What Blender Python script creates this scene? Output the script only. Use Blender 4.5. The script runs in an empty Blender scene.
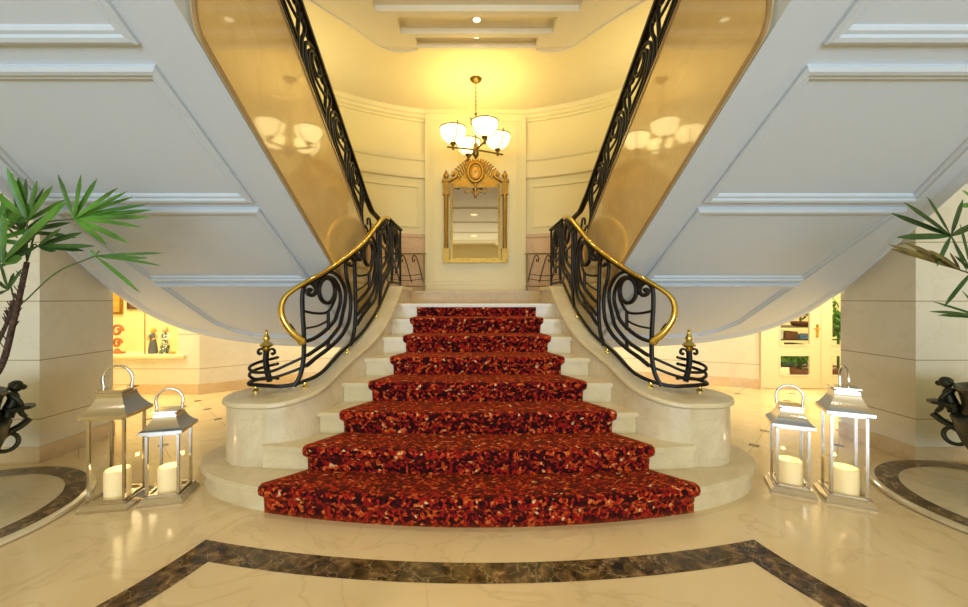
import bpy, bmesh, math, random
from mathutils import Vector, Matrix
random.seed(7)
PI = math.pi
SC = bpy.context.scene
COL = SC.collection

# ------------------------------------------------------------------ camera
U0, V0, F, EYE, CX = 473.0, 298.0, 390.0, 1.41, -0.04
cd = bpy.data.cameras.new('camera'); cam = bpy.data.objects.new('camera', cd); COL.objects.link(cam)
cam.location = (CX, 0, EYE); cam.rotation_euler = (PI / 2, 0, 0)
cd.sensor_width = 36; cd.lens = 36 * F / 968
cd.shift_x = (484 - U0) / 968; cd.shift_y = -(303.5 - V0) / 968
cd.clip_start = 0.05; cd.clip_end = 100
SC.camera = cam

def at(u, v, Y):
    return Vector((CX + (u - U0) / F * Y, Y, EYE - (v - V0) / F * Y))

# ------------------------------------------------------------------ materials
def lin(c):
    return tuple((x / 255 / 12.92 if x / 255 <= 0.04045 else ((x / 255 + 0.055) / 1.055) ** 2.4) for x in c) + (1,)

def base_mat(name):
    m = bpy.data.materials.new(name); m.use_nodes = True
    nt = m.node_tree; b = nt.nodes['Principled BSDF']
    return m, nt, b

def simple(name, rgb, rough=0.5, metal=0.0, coat=0.0, var=0.06, vs=6.0, bump=0.0, bscale=60, spec=0.5):
    m, nt, b = base_mat(name)
    tc = nt.nodes.new('ShaderNodeTexCoord')
    n = nt.nodes.new('ShaderNodeTexNoise'); n.inputs['Scale'].default_value = vs; n.inputs['Detail'].default_value = 4
    nt.links.new(tc.outputs['Object'], n.inputs['Vector'])
    r = nt.nodes.new('ShaderNodeValToRGB')
    c = lin(rgb)
    r.color_ramp.elements[0].position = 0.3; r.color_ramp.elements[1].position = 0.7
    r.color_ramp.elements[0].color = tuple(x * (1 - var) for x in c[:3]) + (1,)
    r.color_ramp.elements[1].color = tuple(min(1, x * (1 + var)) for x in c[:3]) + (1,)
    nt.links.new(n.outputs['Fac'], r.inputs['Fac']); nt.links.new(r.outputs['Color'], b.inputs['Base Color'])
    b.inputs['Roughness'].default_value = rough; b.inputs['Metallic'].default_value = metal
    b.inputs['Coat Weight'].default_value = coat; b.inputs['Specular IOR Level'].default_value = spec
    if bump:
        n2 = nt.nodes.new('ShaderNodeTexNoise'); n2.inputs['Scale'].default_value = bscale
        nt.links.new(tc.outputs['Object'], n2.inputs['Vector'])
        bp = nt.nodes.new('ShaderNodeBump'); bp.inputs['Strength'].default_value = bump; bp.inputs['Distance'].default_value = 0.01
        nt.links.new(n2.outputs['Fac'], bp.inputs['Height']); nt.links.new(bp.outputs['Normal'], b.inputs['Normal'])
    return m

def marble(name, c1, c2, vein, scale=2.5, rough=0.12, veinamt=0.35, spec=0.5, coat=0.0, vw=0.03):
    """polished stone: cloudy base of two tones with thin wandering veins"""
    m, nt, b = base_mat(name)
    N = nt.nodes.new; L = nt.links.new
    tc = N('ShaderNodeTexCoord')
    n1 = N('ShaderNodeTexNoise'); n1.inputs['Scale'].default_value = scale; n1.inputs['Detail'].default_value = 6; n1.inputs['Distortion'].default_value = 0.6
    L(tc.outputs['Object'], n1.inputs['Vector'])
    r1 = N('ShaderNodeValToRGB'); r1.color_ramp.elements[0].position = 0.32; r1.color_ramp.elements[1].position = 0.68
    r1.color_ramp.elements[0].color = lin(c1); r1.color_ramp.elements[1].color = lin(c2)
    L(n1.outputs['Fac'], r1.inputs['Fac'])
    n2 = N('ShaderNodeTexNoise'); n2.inputs['Scale'].default_value = scale * 1.3; n2.inputs['Detail'].default_value = 7; n2.inputs['Distortion'].default_value = 1.4
    L(tc.outputs['Object'], n2.inputs['Vector'])
    r2 = N('ShaderNodeValToRGB')
    e = r2.color_ramp.elements; e[0].position = 0.5 - vw; e[0].color = (0, 0, 0, 1); e[1].position = 0.5 + vw; e[1].color = (0, 0, 0, 1)
    k = e.new(0.5); k.color = (veinamt, veinamt, veinamt, 1)
    L(n2.outputs['Fac'], r2.inputs['Fac'])
    mx = N('ShaderNodeMix'); mx.data_type = 'RGBA'
    L(r2.outputs['Color'], mx.inputs[0]); L(r1.outputs['Color'], mx.inputs[6]); mx.inputs[7].default_value = lin(vein)
    L(mx.outputs[2], b.inputs['Base Color'])
    b.inputs['Roughness'].default_value = rough; b.inputs['Specular IOR Level'].default_value = spec
    b.inputs['Coat Weight'].default_value = coat
    return m, nt, b, mx

def emit(name, rgb, strength, base=None):
    m, nt, b = base_mat(name)
    b.inputs['Base Color'].default_value = lin(base or rgb)
    b.inputs['Emission Color'].default_value = lin(rgb); b.inputs['Emission Strength'].default_value = strength
    return m

def glass_mat(name, tint=(255, 255, 255), refl=0.12):
    m = bpy.data.materials.new(name); m.use_nodes = True
    nt = m.node_tree; nt.nodes.clear(); N = nt.nodes.new; L = nt.links.new
    o = N('ShaderNodeOutputMaterial'); t = N('ShaderNodeBsdfTransparent'); g = N('ShaderNodeBsdfGlossy')
    t.inputs['Color'].default_value = lin(tint); g.inputs['Roughness'].default_value = 0.02
    lw = N('ShaderNodeLayerWeight'); lw.inputs['Blend'].default_value = 0.5
    pw = N('ShaderNodeMath'); pw.operation = 'POWER'; pw.inputs[1].default_value = 4; L(lw.outputs['Facing'], pw.inputs[0])
    mm = N('ShaderNodeMath'); mm.operation = 'MULTIPLY_ADD'; mm.inputs[1].default_value = 0.5; mm.inputs[2].default_value = 0.02
    L(pw.outputs[0], mm.inputs[0]); mx = N('ShaderNodeMixShader')
    L(mm.outputs[0], mx.inputs[0]); L(t.outputs[0], mx.inputs[1]); L(g.outputs[0], mx.inputs[2]); L(mx.outputs[0], o.inputs['Surface'])
    return m

M = {}
M['white'] = simple('white_plaster', (200, 210, 220), 0.5, var=0.015, vs=1.5)  # cool cast of the daylight is put into the white base colour
M['cream'] = simple('cream_paint', (238, 222, 164), 0.5, var=0.015, vs=1.5)
M['ceiling'] = simple('ceiling_paint', (238, 224, 190), 0.6, var=0.015)
M['step'] = marble('cream_limestone', (208, 188, 144), (222, 204, 164), (188, 164, 120), 3, 0.25, 0.2)[0]
M['curb'] = marble('pink_beige_marble', (204, 184, 146), (220, 202, 166), (190, 160, 118), 5, 0.2, 0.28)[0]
M['gold_marble'] = marble('honey_marble', (212, 180, 116), (224, 195, 132), (176, 140, 82), 1.6, 0.06, 0.12, 0.7, 0.0)[0]
M['gold_step'] = marble('honey_marble_step', (196, 162, 98), (214, 182, 118), (166, 130, 72), 1.6, 0.3, 0.25, 0.3)[0]
M['tan'] = simple('tan_stone_edge', (160, 130, 88), 0.25)
M['dado'] = marble('rose_marble', (212, 176, 136), (226, 192, 152), (190, 150, 112), 2, 0.08, 0.3)[0]
M['brown'] = None
M['iron'] = simple('black_iron', (12, 10, 10), 0.40, 0.0, var=0.2, vs=20, spec=0.35)
M['brass'] = simple('polished_brass', (230, 202, 104), 0.15, 1.0, var=0.05)
M['gilt'] = simple('gilded_wood', (164, 124, 48), 0.36, 0.8, var=0.22, vs=30, bump=0.4, bscale=45)
M['antique'] = simple('antique_brass', (120, 98, 52), 0.35, 0.9, var=0.1)
M['steel'] = simple('polished_nickel', (205, 198, 186), 0.13, 1.0, var=0.04)
M['bronze'] = simple('green_bronze', (52, 54, 40), 0.42, 0.55, var=0.45, vs=9, bump=0.5, bscale=25)
M['glass'] = glass_mat('clear_glass')
M['doorglass'] = glass_mat('door_glass', (235, 238, 235))
M['leaf'] = simple('palm_leaf', (74, 122, 36), 0.42, var=0.45, vs=5)
M['leafdark'] = simple('palm_leaf_dark', (46, 80, 30), 0.42, var=0.4, vs=5)
M['leafdead'] = simple('palm_leaf_dry', (112, 96, 44), 0.6, var=0.5, vs=8)
M['trunk'] = simple('fibrous_trunk', (74, 54, 42), 0.9, var=0.6, vs=40, bump=0.9, bscale=60)
M['petiole'] = simple('petiole', (72, 96, 48), 0.5, var=0.2)
M['soil'] = simple('red_bark_mulch', (104, 44, 34), 0.95, var=0.5, vs=30, bump=1, bscale=40)
M['wick'] = simple('wick', (40, 28, 20), 0.9)
M['doorpaint'] = simple('cream_door_paint', (226, 214, 184), 0.4, var=0.02)
M['lampglass'] = emit('opal_glass', (255, 232, 160), 5.0)
M['downlight'] = emit('downlight_lens', (255, 244, 214), 4.0)
M['dark'] = simple('dark_wood', (70, 46, 28), 0.5, var=0.3)
M['terracotta'] = simple('carved_copper_wood', (176, 96, 44), 0.5, var=0.3, vs=15)
M['slate'] = simple('slate_glaze', (88, 92, 104), 0.4, var=0.3, vs=12)
M['ochre'] = simple('ochre_glaze', (214, 160, 62), 0.4, var=0.25, vs=15)
M['skin'] = simple('painted_skin', (212, 168, 128), 0.5)
M['red'] = simple('red_petals', (170, 30, 44), 0.6, var=0.5, vs=20)
M['pink'] = simple('pink_petals', (200, 96, 120), 0.6, var=0.5, vs=20)
M['bluebox'] = simple('blue_card', (96, 140, 180), 0.5, var=0.2)
M['tealbox'] = simple('teal_card', (120, 170, 168), 0.5, var=0.2)
M['whitebox'] = simple('white_card', (226, 222, 212), 0.5, var=0.05)
M['brownbox'] = simple('brown_card', (122, 74, 46), 0.5, var=0.2)

def candle_mat():
    m, nt, b = base_mat('ivory_wax')
    b.inputs['Base Color'].default_value = lin((246, 226, 176)); b.inputs['Roughness'].default_value = 0.45
    b.inputs['Subsurface Weight'].default_value = 0.5; b.inputs['Subsurface Radius'].default_value = (0.06, 0.035, 0.015)
    b.inputs['Emission Color'].default_value = lin((255, 206, 120)); b.inputs['Emission Strength'].default_value = 0.28
    return m
M['wax'] = candle_mat()
M['flame'] = emit('flame', (255, 214, 130), 3)

def brown_marble():
    m, nt, b = base_mat('brown_emperador')
    N = nt.nodes.new; L = nt.links.new
    tc = N('ShaderNodeTexCoord')
    n1 = N('ShaderNodeTexNoise'); n1.inputs['Scale'].default_value = 14; n1.inputs['Detail'].default_value = 8; n1.inputs['Distortion'].default_value = 0.9
    L(tc.outputs['Object'], n1.inputs['Vector'])
    r = N('ShaderNodeValToRGB'); e = r.color_ramp.elements
    e[0].position = 0.33; e[0].color = lin((38, 26, 16)); e[1].position = 0.72; e[1].color = lin((156, 122, 78))
    k = e.new(0.5); k.color = lin((84, 62, 36)); k = e.new(0.6); k.color = lin((112, 84, 50))
    L(n1.outputs['Fac'], r.inputs['Fac'])
    v = N('ShaderNodeTexVoronoi'); v.feature = 'DISTANCE_TO_EDGE'; v.inputs['Scale'].default_value = 7
    n2 = N('ShaderNodeTexNoise'); n2.inputs['Scale'].default_value = 5; n2.inputs['Detail'].default_value = 5
    ad = N('ShaderNodeMix'); ad.data_type = 'RGBA'; ad.inputs[0].default_value = 0.35
    L(tc.outputs['Object'], n2.inputs['Vector']); L(tc.outputs['Object'], ad.inputs[6]); L(n2.outputs['Color'], ad.inputs[7])
    L(ad.outputs[2], v.inputs['Vector'])
    r2 = N('ShaderNodeValToRGB'); r2.color_ramp.elements[0].color = (0.55, 0.55, 0.55, 1); r2.color_ramp.elements[1].position = 0.02; r2.color_ramp.elements[1].color = (0, 0, 0, 1)
    L(v.outputs['Distance'], r2.inputs['Fac'])
    mx = N('ShaderNodeMix'); mx.data_type = 'RGBA'; L(r2.outputs['Color'], mx.inputs[0]); L(r.outputs['Color'], mx.inputs[6]); mx.inputs[7].default_value = lin((196, 168, 120))
    L(mx.outputs[2], b.inputs['Base Color']); b.inputs['Roughness'].default_value = 0.1
    return m
M['brown'] = brown_marble()

def floor_mat():
    m, nt, b, mx = marble('polished_cream_marble', (222, 194, 144), (235, 210, 162), (198, 166, 116), 1.2, 0.13, 0.35, 0.5, 0.0, 0.02)
    N = nt.nodes.new; L = nt.links.new
    tc = N('ShaderNodeTexCoord'); sp = N('ShaderNodeSeparateXYZ'); L(tc.outputs['Object'], sp.inputs[0])
    mp = N('ShaderNodeMapping'); mp.inputs['Rotation'].default_value = (0, 0, PI / 4); mp.inputs['Scale'].default_value = (1.75, 1.75, 1)
    mp.inputs['Location'].default_value = (0.34, 0.1, 0)
    L(tc.outputs['Object'], mp.inputs[0]); s2 = N('ShaderNodeSeparateXYZ'); L(mp.outputs[0], s2.inputs[0])
    def mth(op, a, bval=None):
        n = N('ShaderNodeMath'); n.operation = op
        if hasattr(a, 'links'): L(a, n.inputs[0])
        else: n.inputs[0].default_value = a
        if bval is not None:
            if hasattr(bval, 'links'): L(bval, n.inputs[1])
            else: n.inputs[1].default_value = bval
        return n.outputs[0]
    fx = mth('ABSOLUTE', mth('SUBTRACT', mth('FRACT', s2.outputs['X']), 0.5))
    fy = mth('ABSOLUTE', mth('SUBTRACT', mth('FRACT', s2.outputs['Y']), 0.5))
    line = mth('GREATER_THAN', mth('MAXIMUM', fx, fy), 0.493)
    dot = mth('GREATER_THAN', mth('MINIMUM', fx, fy), 0.43)
    back = mth('GREATER_THAN', sp.outputs['Y'], 3.42)
    line = mth('MULTIPLY', mth('MULTIPLY', line, back), 0.45); dot = mth('MULTIPLY', mth('MULTIPLY', dot, back), 0.85)
    m1 = N('ShaderNodeMix'); m1.data_type = 'RGBA'; L(line, m1.inputs[0]); L(mx.outputs[2], m1.inputs[6]); m1.inputs[7].default_value = lin((140, 104, 62))
    m2 = N('ShaderNodeMix'); m2.data_type = 'RGBA'; L(dot, m2.inputs[0]); L(m1.outputs[2], m2.inputs[6]); m2.inputs[7].default_value = lin((60, 44, 26))
    L(m2.outputs[2], b.inputs['Base Color'])
    # faint large slabs in front: seams
    return m
M['floor'] = floor_mat()
M['dais'] = marble('dais_cream_marble', (206, 186, 146), (222, 204, 166), (186, 160, 116), 2, 0.12, 0.3)[0]

def pier_mat():
    """cream stone cladding with thin horizontal joints"""
    m, nt, b, mx = marble('cream_stone_cladding', (222, 212, 186), (230, 221, 198), (212, 198, 166), 1.6, 0.4, 0.3)
    N = nt.nodes.new; L = nt.links.new
    tc = N('ShaderNodeTexCoord'); sp = N('ShaderNodeSeparateXYZ'); L(tc.outputs['Object'], sp.inputs[0])
    a = N('ShaderNodeMath'); a.operation = 'SUBTRACT'; L(sp.outputs['Z'], a.inputs[0]); a.inputs[1].default_value = 0.37 - 0.504 * 4
    d = N('ShaderNodeMath'); d.operation = 'DIVIDE'; L(a.outputs[0], d.inputs[0]); d.inputs[1].default_value = 0.504
    f = N('ShaderNodeMath'); f.operation = 'FRACT'; L(d.outputs[0], f.inputs[0])
    g = N('ShaderNodeMath'); g.operation = 'LESS_THAN'; L(f.outputs[0], g.inputs[0]); g.inputs[1].default_value = 0.018
    m1 = N('ShaderNodeMix'); m1.data_type = 'RGBA'; L(g.outputs[0], m1.inputs[0]); L(mx.outputs[2], m1.inputs[6]); m1.inputs[7].default_value = lin((176, 152, 114))
    L(m1.outputs[2], b.inputs['Base Color'])
    return m
M['pier'] = pier_mat()
M['skirt'] = marble('tan_skirting_marble', (206, 178, 134), (220, 194, 150), (188, 152, 108), 2, 0.2, 0.3)[0]

def carpet_mat():
    m, nt, b = base_mat('red_patterned_carpet')
    N = nt.nodes.new; L = nt.links.new
    tc = N('ShaderNodeUVMap'); tc.uv_map = 'UVMap'
    nz = N('ShaderNodeTexNoise'); nz.inputs['Scale'].default_value = 18; nz.inputs['Detail'].default_value = 2
    L(tc.outputs[0], nz.inputs['Vector'])
    ad = N('ShaderNodeMix'); ad.data_type = 'RGBA'; ad.inputs[0].default_value = 0.03
    L(tc.outputs[0], ad.inputs[6]); L(nz.outputs['Color'], ad.inputs[7])
    v = N('ShaderNodeTexVoronoi'); v.voronoi_dimensions = '2D'; v.inputs['Scale'].default_value = 50
    L(ad.outputs[2], v.inputs['Vector'])
    sp = N('ShaderNodeSeparateColor'); L(v.outputs['Color'], sp.inputs[0])
    # big rosettes: push whole neighbourhoods to dark or to orange
    V = N('ShaderNodeTexVoronoi'); V.voronoi_dimensions = '2D'; V.inputs['Scale'].default_value = 2.9; V.inputs['Randomness'].default_value = 0.55
    L(ad.outputs[2], V.inputs['Vector'])
    wv = N('ShaderNodeMath'); wv.operation = 'SINE'; mu = N('ShaderNodeMath'); mu.operation = 'MULTIPLY'; mu.inputs[1].default_value = 26
    L(V.outputs['Distance'], mu.inputs[0]); L(mu.outputs[0], wv.inputs[0])
    k = N('ShaderNodeMath'); k.operation = 'MULTIPLY'; k.inputs[1].default_value = 0.10; L(wv.outputs[0], k.inputs[0])
    a = N('ShaderNodeMath'); a.operation = 'MULTIPLY_ADD'; L(sp.outputs[0], a.inputs[0]); a.inputs[1].default_value = 0.9; L(k.outputs[0], a.inputs[2])
    r = N('ShaderNodeValToRGB'); r.color_ramp.interpolation = 'CONSTANT'; e = r.color_ramp.elements
    e[0].position = 0; e[0].color = lin((30, 8, 10)); e[1].position = 0.26; e[1].color = lin((66, 11, 17))
    for p, c in ((0.40, (138, 22, 18)), (0.54, (164, 36, 20)), (0.66, (104, 16, 20)), (0.72, (190, 70, 26)), (0.85, (206, 100, 40)), (0.94, (226, 178, 122))):
        k2 = e.new(p); k2.color = lin(c)
    L(a.outputs[0], r.inputs['Fac'])
    # dark outlines round each motif
    ve = N('ShaderNodeTexVoronoi'); ve.voronoi_dimensions = '2D'; ve.feature = 'DISTANCE_TO_EDGE'; ve.inputs['Scale'].default_value = 50
    L(ad.outputs[2], ve.inputs['Vector'])
    r2 = N('ShaderNodeValToRGB'); r2.color_ramp.elements[0].color = (0.65, 0.65, 0.65, 1); r2.color_ramp.elements[1].position = 0.16; r2.color_ramp.elements[1].color = (0, 0, 0, 1)
    L(ve.outputs['Distance'], r2.inputs['Fac'])
    mx = N('ShaderNodeMix'); mx.data_type = 'RGBA'; L(r2.outputs['Color'], mx.inputs[0]); L(r.outputs['Color'], mx.inputs[6]); mx.inputs[7].default_value = lin((58, 10, 14))
    L(mx.outputs[2], b.inputs['Base Color']); b.inputs['Roughness'].default_value = 0.95; b.inputs['Specular IOR Level'].default_value = 0.1
    b.inputs['Sheen Weight'].default_value = 0.55; b.inputs['Sheen Tint'].default_value = lin((236, 104, 48)); b.inputs['Sheen Roughness'].default_value = 0.45
    bp = N('ShaderNodeBump'); bp.inputs['Strength'].default_value = 0.5; bp.inputs['Distance'].default_value = 0.006
    n3 = N('ShaderNodeTexNoise'); n3.inputs['Scale'].default_value = 160; L(tc.outputs[0], n3.inputs['Vector']); L(n3.outputs['Fac'], bp.inputs['Height'])
    L(bp.outputs['Normal'], b.inputs['Normal'])
    return m
M['carpet'] = carpet_mat()

def mirror_mat():
    m, nt, b = base_mat('mirror_silver')
    b.inputs['Base Color'].default_value = lin((176, 160, 128)); b.inputs['Metallic'].default_value = 1; b.inputs['Roughness'].default_value = 0.03
    return m
M['mirror'] = mirror_mat()

def patterned():
    m, nt, b = base_mat('patterned_glaze'); N = nt.nodes.new; L = nt.links.new
    tc = N('ShaderNodeTexCoord'); v = N('ShaderNodeTexVoronoi'); v.inputs['Scale'].default_value = 45
    L(tc.outputs['Object'], v.inputs['Vector']); s = N('ShaderNodeSeparateColor'); L(v.outputs['Color'], s.inputs[0])
    r = N('ShaderNodeValToRGB'); r.color_ramp.interpolation = 'CONSTANT'; e = r.color_ramp.elements
    e[0].color = lin((44, 66, 82)); e[1].position = 0.4; e[1].color = lin((226, 220, 190)); k = e.new(0.75); k.color = lin((96, 120, 100))
    L(s.outputs[0], r.inputs['Fac']); L(r.outputs['Color'], b.inputs['Base Color']); b.inputs['Roughness'].default_value = 0.35
    return m
M['patterned'] = patterned()

# ------------------------------------------------------------------ mesh helpers
class MB:
    """collects geometry for ONE mesh object; mirrors x when sx = -1"""
    def __init__(self, sx=1):
        self.v = []; self.f = []; self.uv = {}; self.sx = sx
    def add(self, vs, fs):
        o = len(self.v)
        for p in vs: self.v.append(Vector((p[0] * self.sx, p[1], p[2])))
        for f in fs:
            g = [i + o for i in f]
            self.f.append(g if self.sx > 0 else g[::-1])
        return o
    def box(self, x0, x1, y0, y1, z0, z1):
        self.add([(x0, y0, z0), (x1, y0, z0), (x1, y1, z0), (x0, y1, z0), (x0, y0, z1), (x1, y0, z1), (x1, y1, z1), (x0, y1, z1)],
                 [(0, 3, 2, 1), (4, 5, 6, 7), (0, 1, 5, 4), (1, 2, 6, 5), (2, 3, 7, 6), (3, 0, 4, 7)])
    def prism(self, poly, z0, z1):
        """poly: list of (x,y) counter-clockwise; z0/z1 numbers or per-vertex lists"""
        n = len(poly)
        za = z0 if isinstance(z0, (list, tuple)) else [z0] * n
        zb = z1 if isinstance(z1, (list, tuple)) else [z1] * n
        vs = [(p[0], p[1], za[i]) for i, p in enumerate(poly)] + [(p[0], p[1], zb[i]) for i, p in enumerate(poly)]
        self.add(vs, [tuple(range(n))[::-1], tuple(range(n, 2 * n))] + [(i, (i + 1) % n, n + (i + 1) % n, n + i) for i in range(n)])
    def prism_x(self, poly, x0, x1):
        """poly: list of (y,z) counter-clockwise seen from +x"""
        n = len(poly)
        vs = [(x0, p[0], p[1]) for p in poly] + [(x1, p[0], p[1]) for p in poly]
        self.add(vs, [tuple(range(n))[::-1], tuple(range(n, 2 * n))] + [(i, (i + 1) % n, n + (i + 1) % n, n + i) for i in range(n)])
    def prism_y(self, poly, y0, y1):
        """poly: (x,z) clockwise-agnostic; normals get recalculated"""
        n = len(poly)
        vs = [(p[0], y0, p[1]) for p in poly] + [(p[0], y1, p[1]) for p in poly]
        self.add(vs, [tuple(range(n)), tuple(range(n, 2 * n))[::-1]] + [(n + i, n + (i + 1) % n, (i + 1) % n, i) for i in range(n)])
    def lathe(self, prof, c=(0, 0, 0), n=32, a0=0, a1=2 * PI, sy=1.0, caps=True):
        full = abs(a1 - a0 - 2 * PI) < 1e-6
        k = n if full else n + 1
        vs = []
        for r, z in prof:
            for j in range(k):
                a = a0 + (a1 - a0) * j / n
                vs.append((c[0] + r * math.cos(a), c[1] + sy * r * math.sin(a), c[2] + z))
        fs = []
        for i in range(len(prof) - 1):
            for j in range(n):
                j2 = (j + 1) % k
                fs.append((i * k + j, i * k + j2, (i + 1) * k + j2, (i + 1) * k + j))
        if full and caps:
            if prof[0][0] > 1e-5: fs.append(tuple(range(k))[::-1])
            if prof[-1][0] > 1e-5: fs.append(tuple((len(prof) - 1) * k + j for j in range(k)))
        self.add(vs, fs)
    def sphere(self, c, r, n=14, sz=(1, 1, 1)):
        prof = [(math.sin(PI * i / (n // 2)), -math.cos(PI * i / (n // 2))) for i in range(n // 2 + 1)]
        o = len(self.v); b = MB(); b.lathe([(max(p, 1e-6), z) for p, z in prof], n=n)
        self.add([(c[0] + v.x * r * sz[0], c[1] + v.y * r * sz[1], c[2] + v.z * r * sz[2]) for v in b.v], b.f)
    def sweep(self, path, a, b=None, N=None, closed=False, k=8, sq=True, taper=None):
        """bar along path. a = half size along N, b = half size across; N = vector or list of vectors"""
        path = [Vector(p) for p in path]; n = len(path)
        if n < 2: return
        b = a if b is None else b
        vs = []
        prevN = None
        for i, p in enumerate(path):
            if closed: t = path[(i + 1) % n] - path[i - 1]
            else: t = path[min(i + 1, n - 1)] - path[max(i - 1, 0)]
            if t.length < 1e-9: t = Vector((0, 0, 1))
            t.normalize()
            if N is None:
                ref = prevN if prevN is not None else (Vector((0, 0, 1)) if abs(t.z) < 0.9 else Vector((1, 0, 0)))
            else:
                ref = Vector(N[i]) if isinstance(N, list) else Vector(N)
            nn = ref - t * ref.dot(t)
            if nn.length < 1e-6: nn = t.orthogonal()
            nn.normalize(); prevN = nn
            bb = t.cross(nn)
            s = taper(i / (n - 1)) if taper else 1
            for j in range(k):
                an = 2 * PI * (j + 0.5) / k
                ca, sa = math.cos(an), math.sin(an)
                if sq:
                    q = 0.45
                    ca = math.copysign(abs(ca) ** q, ca); sa = math.copysign(abs(sa) ** q, sa)
                vs.append(p + nn * (a * s * ca) + bb * (b * s * sa))
        fs = []
        m = n if closed else n - 1
        for i in range(m):
            i2 = (i + 1) % n
            for j in range(k):
                fs.append((i * k + j, i * k + (j + 1) % k, i2 * k + (j + 1) % k, i2 * k + j))
        if not closed:
            fs.append(tuple(range(k))[::-1]); fs.append(tuple((n - 1) * k + j for j in range(k)))
        self.add(vs, fs)
    def build(self, name, mat, parent=None, smooth=None, recalc=True):
        me = bpy.data.meshes.new(name)
        off = Vector((0, 0, 0)); p = parent
        while p is not None:
            off += p.location; p = p.parent
        me.from_pydata([tuple(v - off) for v in self.v], [], self.f)
        me.materials.append(mat)
        bm = bmesh.new(); bm.from_mesh(me)
        if recalc: bmesh.ops.recalc_face_normals(bm, faces=bm.faces)
        bm.to_mesh(me); bm.free()
        o = bpy.data.objects.new(name, me); COL.objects.link(o)
        if parent is not None: o.parent = parent
        if smooth is not None:
            for pl in me.polygons: pl.use_smooth = True
            if smooth < 180: me.set_sharp_from_angle(angle=math.radians(smooth))
        return o

def thing(name, label, cat, loc=(0, 0, 0), group=None, kind=None):
    o = bpy.data.objects.new(name, None); COL.objects.link(o); o.location = loc; o.empty_display_size = 0.1
    return tag(o, label, cat, group, kind)
def tag(o, label=None, cat=None, group=None, kind=None):
    if label: o['label'] = label
    if cat: o['category'] = cat
    if group: o['group'] = group
    if kind: o['kind'] = kind
    return o
def struct(o, label=None, cat=None):
    return tag(o, label, cat, None, 'structure')

def smooth_path(pts, per=6, closed=False):
    pts = [Vector(p) for p in pts]; n = len(pts); out = []
    m = n if closed else n - 1
    for i in range(m):
        if closed: p0, p1, p2, p3 = pts[i - 1], pts[i], pts[(i + 1) % n], pts[(i + 2) % n]
        else:
            p1, p2 = pts[i], pts[i + 1]
            p0 = pts[i - 1] if i else p1 * 2 - p2
            p3 = pts[i + 2] if i + 2 < n else p2 * 2 - p1
        for j in range(per):
            t = j / per
            out.append(0.5 * ((2 * p1) + (p2 - p0) * t + (2 * p0 - 5 * p1 + 4 * p2 - p3) * t * t + (3 * p1 - p0 - 3 * p2 + p3) * t ** 3))
    if not closed: out.append(pts[-1])
    return out
def interp(x, xs, ys):
    if x <= xs[0]: return ys[0]
    for i in range(len(xs) - 1):
        if x <= xs[i + 1]:
            t = (x - xs[i]) / (xs[i + 1] - xs[i]); return ys[i] + (ys[i + 1] - ys[i]) * t
    return ys[-1]
def offset_poly(poly, d):
    """inward offset of a CCW polygon (list of 2D tuples)"""
    n = len(poly); out = []
    for i in range(n):
        a, b, c = Vector(poly[i - 1]), Vector(poly[i]), Vector(poly[(i + 1) % n])
        e1 = (b - a).normalized(); e2 = (c - b).normalized()
        n1 = Vector((-e1.y, e1.x)); n2 = Vector((-e2.y, e2.x))
        k = (n1 + n2); k = k / max(0.3, k.dot(n1)) if k.length > 1e-6 else n1
        out.append((b.x + k.x * d, b.y + k.y * d))
    return out

RISE = 0.168
# ================================================================== FLOOR
b = MB(); b.add([(-8, -9, 0), (8, -9, 0), (8, 9, 0), (-8, 9, 0)], [(0, 1, 2, 3)])
floor = struct(b.build('floor', M['floor'], recalc=False), 'polished cream marble floor with a dark brown marble border', 'floor')
DC = {-1: (-3.49, 2.42), 1: (3.68, 2.55)}      # centres of the two round daises
# brown border: front arc and two side arcs
def band_pts():
    out, inn = [], []
    n = 24
    for i in range(n + 1):
        x = -1.60 + 3.20 * i / n; out.append((x, 8.575 - math.sqrt(6.5 ** 2 - x * x)))
        x = -1.455 + 2.91 * i / n; inn.append((x, 8.575 - math.sqrt(6.652 ** 2 - x * x)))
    return out, inn
b = MB(); o_, i_ = band_pts(); n = len(o_)
b.add([(x, y, 0.0012) for x, y in o_] + [(x, y, 0.0012) for x, y in i_], [(i + n, i + n + 1, i + 1, i) for i in range(n - 1)])
for s in (-1, 1):
    c = (3.585, 2.49); vo, vi = [], []
    ao0 = math.atan2(2.275 - c[1], 1.60 - c[0]); ai0 = math.atan2(2.083 - c[1], 1.455 - c[0])
    ao0 += 2 * PI if ao0 < 0 else 0; ai0 += 2 * PI if ai0 < 0 else 0
    for i in range(25):
        t = i / 24
        a = ao0 + t * 0.95; vo.append((c[0] + (1.997 - 0.05 * min(1, t * 3)) * math.cos(a), c[1] + (1.997 - 0.05 * min(1, t * 3)) * math.sin(a)))
        a = ai0 + t * (0.95 + ao0 - ai0); vi.append((c[0] + (2.168 - 0.05 * min(1, t * 3)) * math.cos(a), c[1] + (2.168 - 0.05 * min(1, t * 3)) * math.sin(a)))
    q = MB(s); q.add([(x, y, 0.0012) for x, y in vo] + [(x, y, 0.0012) for x, y in vi], [(i, i + 1, i + 26, i + 25) for i in range(24)])
    b.add(q.v, q.f)
tag(b.build('border_inlay', M['brown'], floor), 'dark brown marble border')
for o in list(floor.children):
    for p in o.data.polygons:
        pass
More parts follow.
